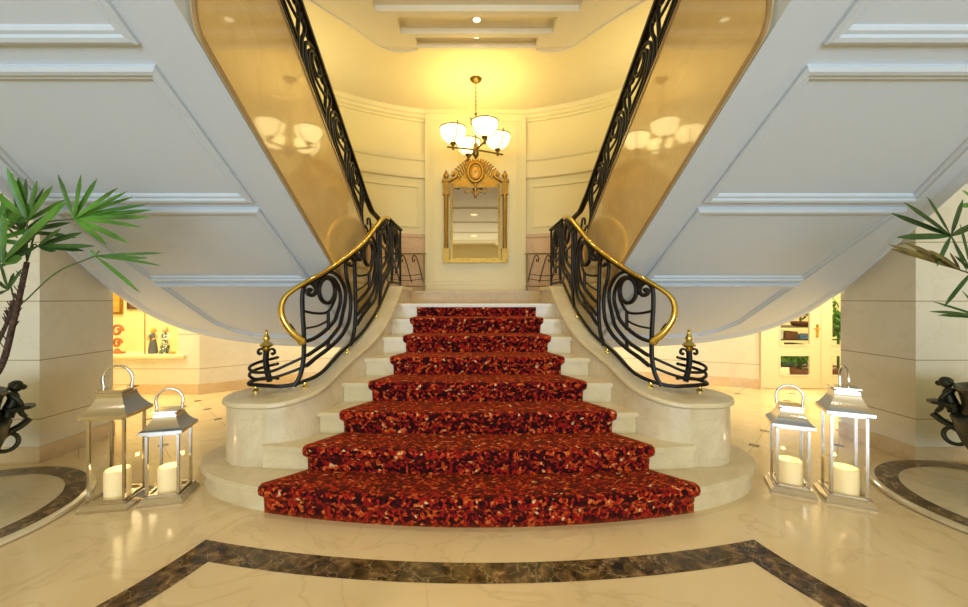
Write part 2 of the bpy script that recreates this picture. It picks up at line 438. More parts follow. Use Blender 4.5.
# round raised daises
for s, nm in ((-1, 'left'), (1, 'right')):
    cx, cy = DC[s]
    d = thing('planter_dais', 'low round marble dais with a brown ring, under the %s urn' % ('left' if s < 0 else 'right'), 'dais', (cx, cy, 0), 'round planter daises')
    b = MB(); b.lathe([(0.79, 0), (0.805, 0.008), (0.80, 0.026), (0.785, 0.032), (1e-5, 0.032)], (cx, cy, 0), 72)
    b.build('disc', M['dais'], d, 40)
    b = MB(); b.lathe([(0.635, 0.0325), (0.635, 0.0332), (0.765, 0.0332), (0.765, 0.0325)], (cx, cy, 0), 72, caps=False)
    tag(b.build('ring_inlay', M['brown'], d), 'dark brown marble ring')

# ================================================================== WALLS / ROOM SHELL
def wallbox(name, x0, x1, y0, y1, z0, z1, mat, label, sx=1):
    b = MB(sx); b.box(x0, x1, y0, y1, z0, z1)
    return struct(b.build(name, mat), label, 'wall')
CEIL, SLAB = 4.50, 4.30
for s, nm in ((-1, 'left'), (1, 'right')):
    w = wallbox('wall_' + nm, 3.74, 7.6, 3.33, 4.01, 0, CEIL, M['pier'], 'cream stone pier on the %s side of the hall' % nm, s)
    b = MB(s)
    b.prism([(3.728, 3.318), (7.6, 3.318), (7.6, 3.33), (3.74, 3.33), (3.74, 4.01), (7.6, 4.01), (7.6, 4.022), (3.728, 4.022)], 0, 0.14)
    struct(b.build('baseboard_' + nm, M['skirt']), 'pale marble skirting round the %s pier' % nm, 'baseboard')
    wallbox('wall_side_' + nm, 7.6, 7.75, -9, 9, 0, 5.2, M['cream'], 'side wall of the hall, %s' % nm, s)
# lower back wall behind and under the stair (plan polyline), left: niche, right: glazed door
def wall_run(pts, z0, z1, th=0.12):
    b = MB()
    for (x0, y0), (x1, y1) in zip(pts[:-1], pts[1:]):
        d = Vector((x1 - x0, y1 - y0)).normalized(); nrm = Vector((-d.y, d.x)) * th
        b.prism([(x0, y0), (x1, y1), (x1 + nrm.x, y1 + nrm.y), (x0 + nrm.x, y0 + nrm.y)], z0, z1)
    return b
# left: flat front part with display opening X -5.6..-4.35, Z .59..2.0
b = MB()
b.box(-7.6, -4.35, 5.70, 5.82, 0, 0.56); b.box(-4.35, -4.04, 5.70, 5.82, 0, 1.3); b.box(-7.6, -4.35, 5.70, 5.82, 2.0, 2.6); b.box(-7.6, -6.4, 5.70, 5.82, 0.56, 2.0)
b.box(-4.35, -4.04, 5.70, 5.82, 1.3, 2.6)
q = wall_run([(-4.04, 5.70), (-3.55, 6.06), (-2.9, 6.6), (-1.3, 6.95), (0, 7.0)], 0, 1.3); b.add(q.v, q.f)
struct(b.build('wall_back_left', M['pier']), 'cream stone wall under the left stair flight', 'wall')
b = wall_run([(-7.6, 5.685), (-4.04, 5.685), (-3.545, 6.045), (-2.895, 6.585), (-1.3, 6.935), (0, 6.985)], 0, 0.15, 0.02)
struct(b.build('baseboard_back_left', M['skirt']), 'tan marble skirting of the wall under the left flight', 'baseboard')
b = wall_run([(0, 7.0), (1.3, 6.95), (2.9, 6.65), (4.05, 6.22), (4.42, 6.04)], 0, 2.6)
b.box(4.42, 7.6, 6.04, 6.16, 2.05, 2.6); b.box(6.4, 7.6, 6.04, 6.16, 0, 2.05)
struct(b.build('wall_back_right', M['pier']), 'cream stone wall under the right stair flight', 'wall')
b = wall_run([(0, 6.985), (1.3, 6.935), (2.895, 6.635), (4.045, 6.205), (4.40, 6.03)], 0, 0.15, 0.02)
struct(b.build('baseboard_back_right', M['skirt']), 'tan marble skirting of the wall under the right flight', 'baseboard')
# display niche behind the left wall
b = MB(); b.box(-6.45, -4.30, 6.25, 6.3, 0.5, 2.05); b.box(-6.45, -4.30, 5.82, 6.25, 0.5, 0.56); b.box(-6.45, -4.3, 5.82, 6.25, 2.0, 2.05)
b.box(-4.35, -4.30, 5.82, 6.25, 0.56, 2.0); b.box(-6.45, -6.4, 5.82, 6.25, 0.56, 2.0)
struct(b.build('wall_niche', M['cream']), 'lit cream display niche in the left wall', 'wall')
b = MB(); b.box(-6.4, -4.24, 5.655, 5.83, 0.535, 0.575)
struct(b.build('trim_sill', M['cream']), 'projecting cream sill below the display niche', 'sill')
b = MB(); b.box(-4.875, -4.862, 5.73, 5.75, 0.575, 2.0)
g = MB(); g.box(-6.4, -4.875, 5.738, 5.742, 0.575, 2.0); g.box(-4.862, -4.35, 5.738, 5.742, 0.575, 2.0)
win = struct(b.build('window_1', M['steel']), 'glazing of the lit display niche', 'window')
g.build('pane', M['glass'], win)

# room closing surfaces
b = MB(); b.box(-7.7, 7.7, 1.2, 9, CEIL, CEIL + 0.1)
struct(b.build('ceiling', M['ceiling']), 'smooth cream ceiling over the stair landing', 'ceiling')
b = MB()
for x0, x1 in ((-7.7, -1.2), (1.2, 7.7)): b.box(x0, x1, -9, 1.2, SLAB, SLAB + 0.1)
b.box(-1.2, 1.2, -9, 1.2, SLAB + 0.1, SLAB + 0.2)
for y in (-7.6, -5.2, -2.8, -0.4): b.box(-1.2, 1.2, y, y + 0.25, SLAB + 0.07, SLAB + 0.1)
struct(b.build('ceiling_hall', M['ceiling']), 'beamed cream ceiling of the entrance hall behind the viewer', 'ceiling')
b = MB(); b.box(-7.7, 7.7, -9.1, -9, 3.2, 5.2); b.box(-7.7, -5, -9.1, -9, 0, 3.2); b.box(5, 7.7, -9.1, -9, 0, 3.2)
struct(b.build('wall_front', M['ceiling']), 'entrance wall behind the viewer with a wide opening', 'wall')
b = MB(); b.box(-7.7, 7.7, 8.9, 9, 0, 5.2)
struct(b.build('wall_back', M['cream']), 'far wall beyond the glazed door', 'wall')

# dropped coffered ceiling slab
sl = [(0, 4.53), (0.70, 4.53), (0.76, 4.56), (0.90, 4.57), (1.05, 4.52), (1.18, 4.40), (1.34, 4.15), (1.62, 3.80), (1.95, 3.40), (2.2, 2.9), (2.3, 2.3), (2.3, 1.2)]
sl = [(p.x, p.y) for p in smooth_path([(x, y, 0) for x, y in sl[1:]], 4)]
def strip(b, y0, y1, z0, z1, hole=None):
    """part of slab between y0,y1 with an |x|<hole gap"""
    pts = [(interp(y, [p[1] for p in sl[::-1]], [p[0] for p in sl[::-1]]), y) for y in [y0 + (y1 - y0) * i / 8 for i in range(9)]]
    if hole:
        for s in (1, -1):
            q = MB(s); q.prism([(hole, y0)] + pts + [(hole, y1)], z0, z1); b.add(q.v, q.f)
    else:
        b.prism(pts + [(-x, y) for x, y in pts[::-1]], z0, z1)
b = MB()
outline = sl + [(-x, y) for x, y in sl[::-1]]
rows = [(1.2, 3.36, None), (3.36, 3.93, 1.03), (3.93, 4.01, None), (4.01, 4.26, 0.83), (4.26, 4.33, None), (4.33, 4.49, 0.685)]
for y0, y1, h in rows: strip(b, y0, y1, SLAB, SLAB + 0.07, h)
q = MB(); q.prism([(p[0], max(p[1], 4.489)) for p in sl if p[1] > 4.489][::-1] + [(-p[0], max(p[1], 4.489)) for p in sl if p[1] > 4.489], SLAB, SLAB + 0.07); b.add(q.v, q.f)
b.prism(outline, SLAB + 0.065, SLAB + 0.16)
struct(b.build('ceiling_coffered', M['ceiling']), 'dropped coffered ceiling panel with rounded end above the stair', 'ceiling')
# rim moulding of the slab
b = MB(); rim = smooth_path([(x, y, SLAB - 0.004) for x, y in sl], 1)
b.sweep(rim, 0.010, 0.016, (0, 0, 1)); q = MB(-1); q.sweep(rim, 0.010, 0.016, (0, 0, 1)); b.add(q.v, q.f)
struct(b.build('trim_slab', M['ceiling']), 'rounded rim moulding of the dropped ceiling panel', 'trim')

# apse: curved wall behind the landing
AC, AR = 3.07, 3.55
def arc_sweep(prof, x0, x1, n=40):
    """prof = list of (inward offset, z); sweeps along the apse arc between x0 and x1"""
    b = MB(); k = len(prof); vs, fs = [], []
    a0, a1 = math.asin(x0 / AR), math.asin(x1 / AR)
    for i in range(n + 1):
        a = a0 + (a1 - a0) * i / n
        for off, z in prof:
            r = AR - off; vs.append((r * math.sin(a), AC + r * math.cos(a), z))
    for i in range(n):
        for j in range(k):
            j2 = (j + 1) % k
            fs.append((i * k + j, i * k + j2, (i + 1) * k + j2, (i + 1) * k + j))
    fs.append(tuple(range(k))); fs.append(tuple(n * k + j for j in range(k))[::-1])
    b.add(vs, fs); return b
struct(arc_sweep([(0, 1.2), (0, CEIL), (-0.15, CEIL), (-0.15, 1.2)], -2.9, 2.9).build('wall_apse', M['cream'], smooth=40), 'curved cream wall behind the landing', 'wall')
struct(arc_sweep([(0.02, 1.5), (0.02, 2.40), (0.035, 2.42), (0.035, 2.47), (-0.02, 2.47), (-0.02, 1.5)], -2.88, 2.88).build('trim_dado', M['dado'], smooth=30), 'polished rose marble dado of the curved wall', 'dado')
struct(arc_sweep([(-0.02, 3.38), (0.05, 3.40), (0.06, 3.44), (0.06, 3.46), (0.06, 3.66), (0.08, 3.68), (0.09, 3.74), (0.09, 3.77), (-0.02, 3.77)], -2.88, 2.88).build('trim_frieze', M['cream'], smooth=30), 'cream frieze ledge on the curved wall', 'frieze')
struct(arc_sweep([(-0.02, 4.335), (0.03, 4.34), (0.035, 4.37), (0.07, 4.39), (0.08, 4.42), (0.11, 4.44), (0.12, 4.47), (0.125, 4.51), (-0.02, 4.51)], -2.88, 2.88).build('trim_cornice', M['cream'], smooth=30), 'cream crown cornice of the curved wall', 'cornice')
def apse_frame(xa, xb, za, zb, name, label):
    b = MB()
    for x0, x1, z0, z1 in ((xa, xb, za, za + 0.03), (xa, xb, zb - 0.03, zb)):
        q = arc_sweep([(-0.01, z0), (0.022, z0 + 0.005), (0.022, z1 - 0.005), (-0.01, z1)], x0, x1, 12); b.add(q.v, q.f)
    for x in (xa, xb):
        q = arc_sweep([(-0.01, za), (0.022, za), (0.022, zb), (-0.01, zb)], x - 0.015, x + 0.015, 2); b.add(q.v, q.f)
    struct(b.build(name, M['cream']), label, 'trim')
apse_frame(-2.05, -0.95, 2.58, 3.27, 'trim_1', 'rectangular panel moulding on the curved wall, left of the mirror')
apse_frame(0.95, 2.05, 2.58, 3.27, 'trim_2', 'rectangular panel moulding on the curved wall, right of the mirror')
# flat pier behind the mirror
b = MB(); b.box(-0.83, 0.83, 6.42, 6.66, 1.50, CEIL); b.box(-0.845, 0.845, 6.40, 6.66, 4.44, 4.46); b.box(-0.855, 0.855, 6.39, 6.66, 4.46, CEIL)
pil = struct(b.build('wall_pilaster', M['cream']), 'flat pale yellow pier carrying the gilt mirror', 'pilaster')
b = MB()
for d, w in ((0.10, 0.018), (0.15, 0.01)):
    x, z0, z1 = 0.83 - d, 1.50 + d + 0.05, 4.42 - d
    b.box(-x - w, -x, 6.408, 6.422, z0, z1); b.box(x, x + w, 6.408, 6.422, z0, z1); b.box(-x, x, 6.408, 6.422, z0 - w, z0); b.box(-x, x, 6.408, 6.422, z1, z1 + w)
b.build('panel_moulding', M['cream'], pil)

# ================================================================== CENTRAL STAIR
NOSE = [2.38, 2.70, 3.02, 3.34, 3.66, 3.98, 4.30, 4.62]
BOWR = [5.9, 9.5, 13, 16, 20, 28, 45, 1e6]
IN_ = [(1.70, 2.87, .64), (1.50, 2.885, .64), (1.34, 2.98, .665), (1.235, 3.16, .715), (1.15, 3.47, .85), (1.036, 3.77, .985), (.965, 4.02, 1.125), (.945, 4.30, 1.265), (.94, 4.62, 1.43), (.94, 4.85, 1.56)]
OUT_ = [(1.72, 3.45, .64), (1.62, 3.47, .64), (1.53, 3.53, .665), (1.46, 3.62, .715), (1.38, 3.75, .85), (1.29, 3.95, .985), (1.245, 4.14, 1.125), (1.225, 4.38, 1.265), (1.22, 4.66, 1.43), (1.22, 4.88, 1.56)]
IN_S = smooth_path(IN_, 6); OUT_S = smooth_path(OUT_, 6)
INY = [p.y for p in IN_S[6:]]; INX = [p.x for p in IN_S[6:]]
def inner_half(y): return interp(y, INY, INX)
def bow(i, x): return x * x / (2 * BOWR[i])

stair = thing('staircase', 'flared cream stone staircase rising to the mirrored landing', 'staircase', (0, 3.4, 0))
# first step: bullnose wrapping round the pedestals
S1 = [(0, 2.38), (0.7, 2.42), (1.40, 2.548), (1.72, 2.66), (1.95, 2.79), (2.11, 2.97), (2.17, 3.2), (2.10, 3.45), (1.88, 3.66), (1.5, 3.78)]
s1 = [(p.x, p.y) for p in smooth_path([(x, y, 0) for x, y in S1], 5)]
full = s1[::-1] + [(-x, y) for x, y in s1[1:]]        # right end -> front -> left end
full = full[::-1]                                      # CCW: left ... front ... right
b = MB(); b.prism(full, RISE - 0.012, RISE)
b.prism(offset_poly(full, -0.004), RISE - 0.034, RISE - 0.012); b.prism(offset_poly(full, 0.004), RISE - 0.045, RISE - 0.034); b.prism(offset_poly(full, 0.024), 0, RISE - 0.045)
b.build('step', M['step'], stair)
for i in range(1, 8):
    y0 = NOSE[i]
    hw = inner_half(y0 + 0.06) + 0.08
    back = 5.62 if i == 7 else NOSE[i + 1] + 0.10
    def poly(d):
        pts = [(-hw + 2 * hw * j / 24, y0 + d + bow(i, -hw + 2 * hw * j / 24)) for j in range(25)]
        return pts + [(inner_half(back) + 0.08, back), (-inner_half(back) - 0.08, back)]
    b = MB(); z = RISE * (i + 1)
    b.prism(poly(0), z - 0.03, z - 0.008); b.prism(poly(0.006), z - 0.008, z); b.prism(poly(0.012), z - 0.042, z - 0.03); b.prism(poly(0.028), z - RISE - 0.02, z - 0.042)
    b.build('step', M['step'], stair)
b = MB(); b.box(-0.985, 0.985, 5.60, 6.41, 9 * RISE - 0.03, 9 * RISE); b.box(-0.96, 0.96, 5.625, 6.41, 8 * RISE - 0.03, 9 * RISE - 0.03)
for s in (-1, 1):
    q = MB(s); q.prism([(0.985, 5.60), (2.42, 5.60)] + [(x, 3.07 + math.sqrt(3.515 ** 2 - x * x)) for x in (2.4, 2.1, 1.8, 1.5, 1.2, 0.985)], 9 * RISE - 0.2, 9 * RISE); b.add(q.v, q.f)
b.build('step', M['gold_step'], stair)['label'] = 'upper landing step of honey coloured marble'
# core under the flight so that nothing shows through
b = MB()
for i in range(2, 8): b.box(-inner_half(NOSE[i]) - .02, inner_half(NOSE[i]) + .02, NOSE[i] + 0.2, 5.62, 0, RISE * i)
b.build('stair_core', M['step'], stair)
for s in (-1, 1):
    ped = thing('stair_curb', 'curved marble curb with round end pedestal, %s side of the stair' % ('left' if s < 0 else 'right'), 'stair curb', (s * 1.7, 3.16, RISE), 'stair curbs')
    b = MB(s); n = len(IN_S); vs, fs = [], []
    for a, c in zip(IN_S, OUT_S):
        vs += [(a.x, a.y, 0.1), (a.x, a.y, a.z - 0.045), (c.x, c.y, c.z - 0.045), (c.x, c.y, 0.1)]
    for i in range(n - 1):
        for j in range(4):
            fs.append((i * 4 + j, i * 4 + (j + 1) % 4, i * 4 + 4 + (j + 1) % 4, i * 4 + 4 + j))
    fs += [(0, 1, 2, 3), tuple(n * 4 - 4 + j for j in range(4))]
    b.add(vs, fs); b.box(0.94, 1.22, 4.85, 5.62, 1.2, 1.515)
    b.lathe([(0.29, RISE), (0.29, 0.598)], (1.70, 3.16, 0), 48)
    b.build('body', M['curb'], ped, 40)
    # cap with rounded overhang
    b = MB(s); prof = [(-0.0, -0.048), (0.012, -0.046), (0.026, -0.034), (0.028, -0.02), (0.02, -0.004), (0.006, 0.0)]
    vs, fs = [], []; k = len(prof) * 2
    for a, c in zip(IN_S, OUT_S):
        d = (Vector((a.x, a.y, 0)) - Vector((c.x, c.y, 0))).normalized()
        for o, z in prof: vs.append((a.x + d.x * o, a.y + d.y * o, a.z + z))
        for o, z in prof[::-1]: vs.append((c.x - d.x * o, c.y - d.y * o, c.z + z))
    for i in range(n - 1):
        for j in range(k): fs.append((i * k + j, i * k + (j + 1) % k, i * k + k + (j + 1) % k, i * k + k + j))
    fs += [tuple(range(k)), tuple((n - 1) * k + j for j in range(k))]
    b.add(vs, fs); b.box(0.912, 1.248, 4.85, 5.62, 1.512, 1.56)
    b.lathe([(0.28, 0.592), (0.302, 0.594), (0.316, 0.606), (0.318, 0.62), (0.31, 0.636), (0.296, 0.6405), (1e-5, 0.6405)], (1.70, 3.16, 0), 56)
    b.build('cap', M['step'], ped, 40)

# carpet runner
W = [1.44, 1.25, 1.085, 0.94, 0.82, 0.755, 0.735, 0.735]
rows = []   # (halfwidth, step index for bow, y, z)
for i in range(8):
    y, z0, z1, w = NOSE[i], RISE * i, RISE * (i + 1), W[i]
    t = 0.016
    zs = z0 + (t if i else 0.002)
    rows.append((w - 0.03, i, y + 0.028 - t, zs)); rows.append((w - 0.03, i, y + 0.026 - t, z0 + 0.05))
    rows.append((w - 0.028, i, y + 0.022 - t, z1 - 0.065))
    if i == 7:
        rows.append((w - 0.028, i, y + 0.022 - t, z1 - 0.043)); break
    rows.append((w - 0.006, i, y - t - 0.004, z1 - 0.04)); rows.append((w, i, y - t - 0.006, z1 - 0.012)); rows.append((w, i, y - t + 0.004, z1 + 0.010))
    rows.append((w - 0.002, i, y + 0.03, z1 + t))
    wn = W[i + 1] - 0.03
    for f in (0.35, 0.7, 1.0):
        yy = y + 0.03 + (NOSE[i + 1] + 0.012 - y - 0.03) * f
        rows.append((w + (wn - w) * f, i + f * 0.999 if f < 1 else i + 1, yy, z1 + t))
nx = 48; vs, fs, uvs = [], [], []; arc = 0; prev = None
for w, i, y, z in rows:
    if prev is not None: arc += math.hypot(y - prev[0], z - prev[1])
    prev = (y, z)
    for j in range(nx + 1):
        x = w * (-1 + 2 * j / nx)
        ii = int(i); f = i - ii
        bo = bow(ii, x) * (1 - f) + (bow(min(ii + 1, 7), x) * f if f else 0)
        vs.append((x, y + bo, z)); uvs.append((x, arc))
for r in range(len(rows) - 1):
    for j in range(nx): fs.append((r * (nx + 1) + j, r * (nx + 1) + j + 1, (r + 1) * (nx + 1) + j + 1, (r + 1) * (nx + 1) + j))
me = bpy.data.meshes.new('stair_carpet'); me.from_pydata(vs, [], fs); me.materials.append(M['carpet'])
ul = me.uv_layers.new(name='UVMap')
for lp in me.loops: ul.data[lp.index].uv = uvs[lp.vertex_index]
for p in me.polygons: p.use_smooth = True
carpet = bpy.data.objects.new('stair_carpet', me); COL.objects.link(carpet)
md = carpet.modifiers.new('thick', 'SOLIDIFY'); md.thickness = 0.013; md.offset = -1
tag(carpet, 'red patterned carpet runner draped over the stone stairs', 'carpet')

# ================================================================== CENTRAL RAILINGS (curved iron balustrades)
ctr = [(a + c) / 2 for a, c in zip(IN_S, OUT_S)]
base = [Vector((1.86, 3.235, .64)), Vector((1.78, 3.195, .64))] + ctr[1:] + [Vector((1.08, 5.1, 1.56)), Vector((1.08, 5.35, 1.56)), Vector((1.08, 5.6, 1.56))]
dense = []
for p, q in zip(base[:-1], base[1:]):
    for j in range(4): dense.append(p.lerp(q, j / 4))
dense.append(base[-1]); S = [0]
for p, q in zip(dense[:-1], dense[1:]): S.append(S[-1] + math.hypot(q.x - p.x, q.y - p.y))
SEND = S[-1]
RAT = [(p.x + CX * -1 * -1 if False else (p.x - 0.04)) / p.y for p in dense]    # |camera x| / depth, left side
TOPY = [3.15, 3.23, 3.48, 3.66, 3.80, 4.12, 4.40, 4.62, 4.80, 5.6]
TOPZ = [1.49, 1.53, 1.68, 1.785, 1.88, 2.13, 2.29, 2.365, 2.385, 2.386]
def plan(s):
    x = interp(s, S, [p.x for p in dense]); y = interp(s, S, [p.y for p in dense]); z = interp(s, S, [p.z for p in dense]); return x, y, z
def zb(s): return plan(s)[2] + 0.055
def zt(s): return interp(plan(s)[1], TOPY, TOPZ) - 0.03
def px2sh(u, v):
    """where the sight line through a photo point meets the left railing surface: (run along it, height 0..1)"""
    r = (U0 - u) / F
    s = interp(-r, [-x for x in RAT], S)
    y = plan(s)[1]; z = EYE - (v - V0) / F * y
    return s, (z - zb(s)) / (zt(s) - zb(s))
def sh2w(s, h):
    x, y, _ = plan(s); return Vector((x, y, zb(s) + (zt(s) - zb(s)) * h))
def nrm(s):
    a, c = plan(max(0, s - .02)), plan(min(SEND, s + .02)); d = Vector((c[0] - a[0], c[1] - a[1], 0)).normalized(); return Vector((d.y, -d.x, 0))
def P(lst): return [px2sh(u, v) for u, v in lst]
# motif, read off the first bay
post = P([(294, 386), (298, 380), (301.5, 371), (303.5, 359), (304, 345), (303.6, 329), (302.5, 310), (302.3, 297), (303.3, 289), (306, 284.5), (310.4, 283), (314.5, 286), (316, 291), (313, 295), (309, 294.5), (307.5, 291.5), (309.5, 289.5), (311.5, 291)])
ring = P([(327 + 8.0 * math.cos(a), 290.6 + 12.4 * math.sin(a)) for a in [2 * PI * i / 16 for i in range(16)]])
tail = P([(336, 290), (335.2, 298.4), (331, 307.7), (326.5, 312.5), (317, 313.4), (309, 312.3), (304, 311)])
outer = P([(315.8, 288), (317.3, 280), (322, 274), (329, 271.8), (335.8, 274.2), (341.5, 281), (345, 290), (345.3, 300), (343, 312), (340, 325), (334.6, 333), (327.7, 341), (317, 349), (307, 355.6)])
inner = P([(319, 290), (321, 281), (326.5, 277), (333.4, 279), (338, 285.8), (340.4, 295), (340, 304), (337, 314), (334.6, 320.4), (329, 327), (319.6, 335), (312.7, 339), (305, 341.5)])
bar3 = P([(328, 320.4), (317, 326), (307, 328), (303.5, 328.5)])
hook = P([(348.6, 263), (350, 265.5), (353.4, 264.4), (354, 260.5), (350, 257.3), (346.6, 260.5), (345.8, 268.5), (347, 279), (349.6, 290), (350.7, 303), (350.3, 312), (348.4, 322.7), (342.7, 334), (335.8, 342), (327.7, 349), (317, 357), (306, 366)])
stubA = P([(328.3, 312), (328.3, 330)]); stubB = P([(328.3, 340.6), (328.3, 350)])
S_POST = post[8][0]; BAY = px2sh(355.5, 300)[0] - px2sh(303.8, 300)[0]

def shift(lst, k): return [(s + BAY * k, h) for s, h in lst]
def bar_on(b, lst, a=0.011, w=0.011, closed=False, sm=True, fn=sh2w):
    pts = [Vector((s, h, 0)) for s, h in lst]
    if sm: pts = smooth_path(pts, 5, closed)
    pts = [p for p in pts if 0 <= p.x <= SEND]
    if len(pts) < 2: return
    b.sweep([fn(p.x, p.y) for p in pts], a, w, [nrm(p.x) for p in pts], closed)

def central_railing(s):
    side = 'left' if s < 0 else 'right'
    rt = thing('stair_railing', 'black wrought iron scroll balustrade with brass handrail on the %s stair curb' % side, 'railing', (s * 1.3, 3.6, 0.72), 'central stair railings')
    # bottom rail with its spiral end
    b = MB(s)
    pts = [sh2w(x, 0) for x in [SEND * i / 60 for i in range(5, 61)]]
    nn = [nrm(SEND * i / 60) for i in range(5, 61)]
    loop = [Vector((1.815 + 0.105 * math.cos(a), 3.31 + 0.115 * math.sin(a), 0.695 + 0.02 * i / 8)) for i, a in [(i, -PI / 2 + PI * 1.3 * i / 8) for i in range(9)]][1:]
    loop = [Vector((2 * 1.80 - p.x, p.y, p.z)) if False else p for p in loop]
    pl = loop[::-1] + pts
    b.sweep(smooth_path(pl, 2), 0.014, 0.014, None)
    b.build('bottom_rail', M['iron'], rt, 50)
    def loops(lst, zoff, b):
        """continue a bar from the first post round the pedestal end"""
        p0 = sh2w(*lst[-1])
        z1 = zoff
        mid = [Vector((1.56, 3.20, p0.z * 0.5 + z1 * 0.5)), Vector((1.69, 3.19, z1 + 0.010))]
        lp = [Vector((1.815 + 0.105 * math.cos(a), 3.31 + 0.115 * math.sin(a), z1 + 0.012 * i)) for i, a in [(i, -PI / 2 + PI * 1.3 * i / 8) for i in range(9)]]
        b.sweep(smooth_path([p0] + mid + lp, 5), 0.011, 0.011, None)
    k = 0
    while True:
        e = S_POST + BAY * k
        if e > SEND - 0.15: break
        for nm, lst, a, w, cl in (('post', post, .016, .017, 0), ('ring', ring, .017, .016, 1), ('scroll', tail, .010, .011, 0), ('scroll', outer, .015, .015, 0), ('scroll', inner, .015, .015, 0),
                                  ('bar', bar3, .008, .008, 0), ('scroll', hook, .015, .016, 0), ('strut', stubA, .013, .013, 0), ('strut', stubB, .013, .013, 0)):
            l2 = shift(lst, k)
            if max(q[0] for q in l2) > SEND + 0.02: continue
            b = MB(s); bar_on(b, l2, a, w, bool(cl), nm != 'strut')
            if k == 0 and lst is outer: loops(l2, 0.80, b)
            if k == 0 and lst is hook: loops(l2, 0.745, b)
            if b.v: b.build(nm, M['iron'], rt, 50)
        k += 1
    # end post at the far end
    b = MB(s); b.sweep([Vector((1.08, 5.58, 1.56)), Vector((1.08, 5.58, 2.38))], 0.014, 0.014, (1, 0, 0)); b.build('post', M['iron'], rt)
    # brass handrail with drooping volute
    ss = [x for x in [SEND * i / 90 for i in range(91)] if plan(x)[1] < 4.78 and x > S_POST - 0.03 and plan(x)[0] < 1.5]
    hr = [Vector((plan(x)[0], plan(x)[1], interp(plan(x)[1], TOPY, TOPZ))) for x in ss]
    vol = [Vector(p) for p in ((1.44, 3.19, 1.06), (1.475, 3.16, 1.10), (1.525, 3.13, 1.17), (1.565, 3.115, 1.26), (1.575, 3.13, 1.36), (1.535, 3.16, 1.445))]
    path = smooth_path(vol + hr[2::4] + [hr[-1]], 6)
    b = MB(s); b.sweep(path, 0.021, 0.036, None, k=12, sq=False, taper=lambda t: 1 + 0.4 * max(0, 1 - t / 0.3))
    b.sphere(path[0] + Vector((0, 0, -0.012)), 0.036, 14, (1, 1, 0.7))
    b.build('handrail', M['brass'], rt, 60)
    b = MB(s); b.sweep([Vector((1.08, 4.77, 2.385)), Vector((1.08, 5.61, 2.386))], 0.014, 0.03, (0, 0, 1))
    b.sweep([Vector((p.x, p.y, p.z - 0.027)) for p in path if p.z > 1.5], 0.008, 0.02, (0, 0, 1))
    b.sweep(smooth_path([(1.535, 3.165, 1.20), (1.505, 3.17, 1.16), (1.485, 3.18, 1.11), (1.48, 3.19, 1.07)], 3), 0.012, 0.012)
    tag(b.build('handrail_core', M['iron'], rt, 50), 'black iron rail under and behind the brass handrail')
    for (u, v) in ((256, 393), (305, 384), (347, 344), (376, 308)):
        x = px2sh(u, v)[0]; p = plan(x)
        b = MB(s); b.lathe([(0.026, 0), (0.026, 0.008), (0.014, 0.018), (0.018, 0.034), (0.012, 0.05), (0.012, 0.058)], (p[0], p[1], p[2] + (0.001 if x > .3 else 0)), 16)
        b.build('foot', M['brass'], rt, 40)
    # newel finial on the pedestal
    b = MB(s); c = (1.83, 3.38)
    b.sweep(smooth_path([(c[0] - 0.055, c[1] - 0.05, 0.70), (c[0] - 0.03, c[1] - 0.03, 0.75), (c[0], c[1], 0.81), (c[0] + 0.006, c[1], 0.88), (c[0], c[1], 0.96)], 5), 0.021, 0.021)
    for d in (-1, 1):
        b.sweep(smooth_path([(c[0] + d * 0.005, c[1], 0.935), (c[0] + d * 0.035, c[1], 0.968), (c[0] + d * 0.065, c[1], 0.962), (c[0] + d * 0.072, c[1], 0.935), (c[0] + d * 0.055, c[1], 0.922), (c[0] + d * 0.044, c[1], 0.936)], 5), 0.013, 0.009, (0, 1, 0))
    b.build('newel_scroll', M['iron'], rt, 50)
    b = MB(s); b.lathe([(0.03, 0.955), (0.035, 0.962), (0.018, 0.975), (0.05, 0.992), (0.056, 1.003), (0.04, 1.018), (0.022, 1.034), (0.026, 1.05), (0.03, 1.062), (0.022, 1.08), (0.012, 1.10), (0.01, 1.115), (0.016, 1.125), (1e-5, 1.14)], (c[0], c[1], 0), 20)
    b.build('finial', M['brass'], rt, 50)
    return rt
central_railing(-1); central_railing(1)

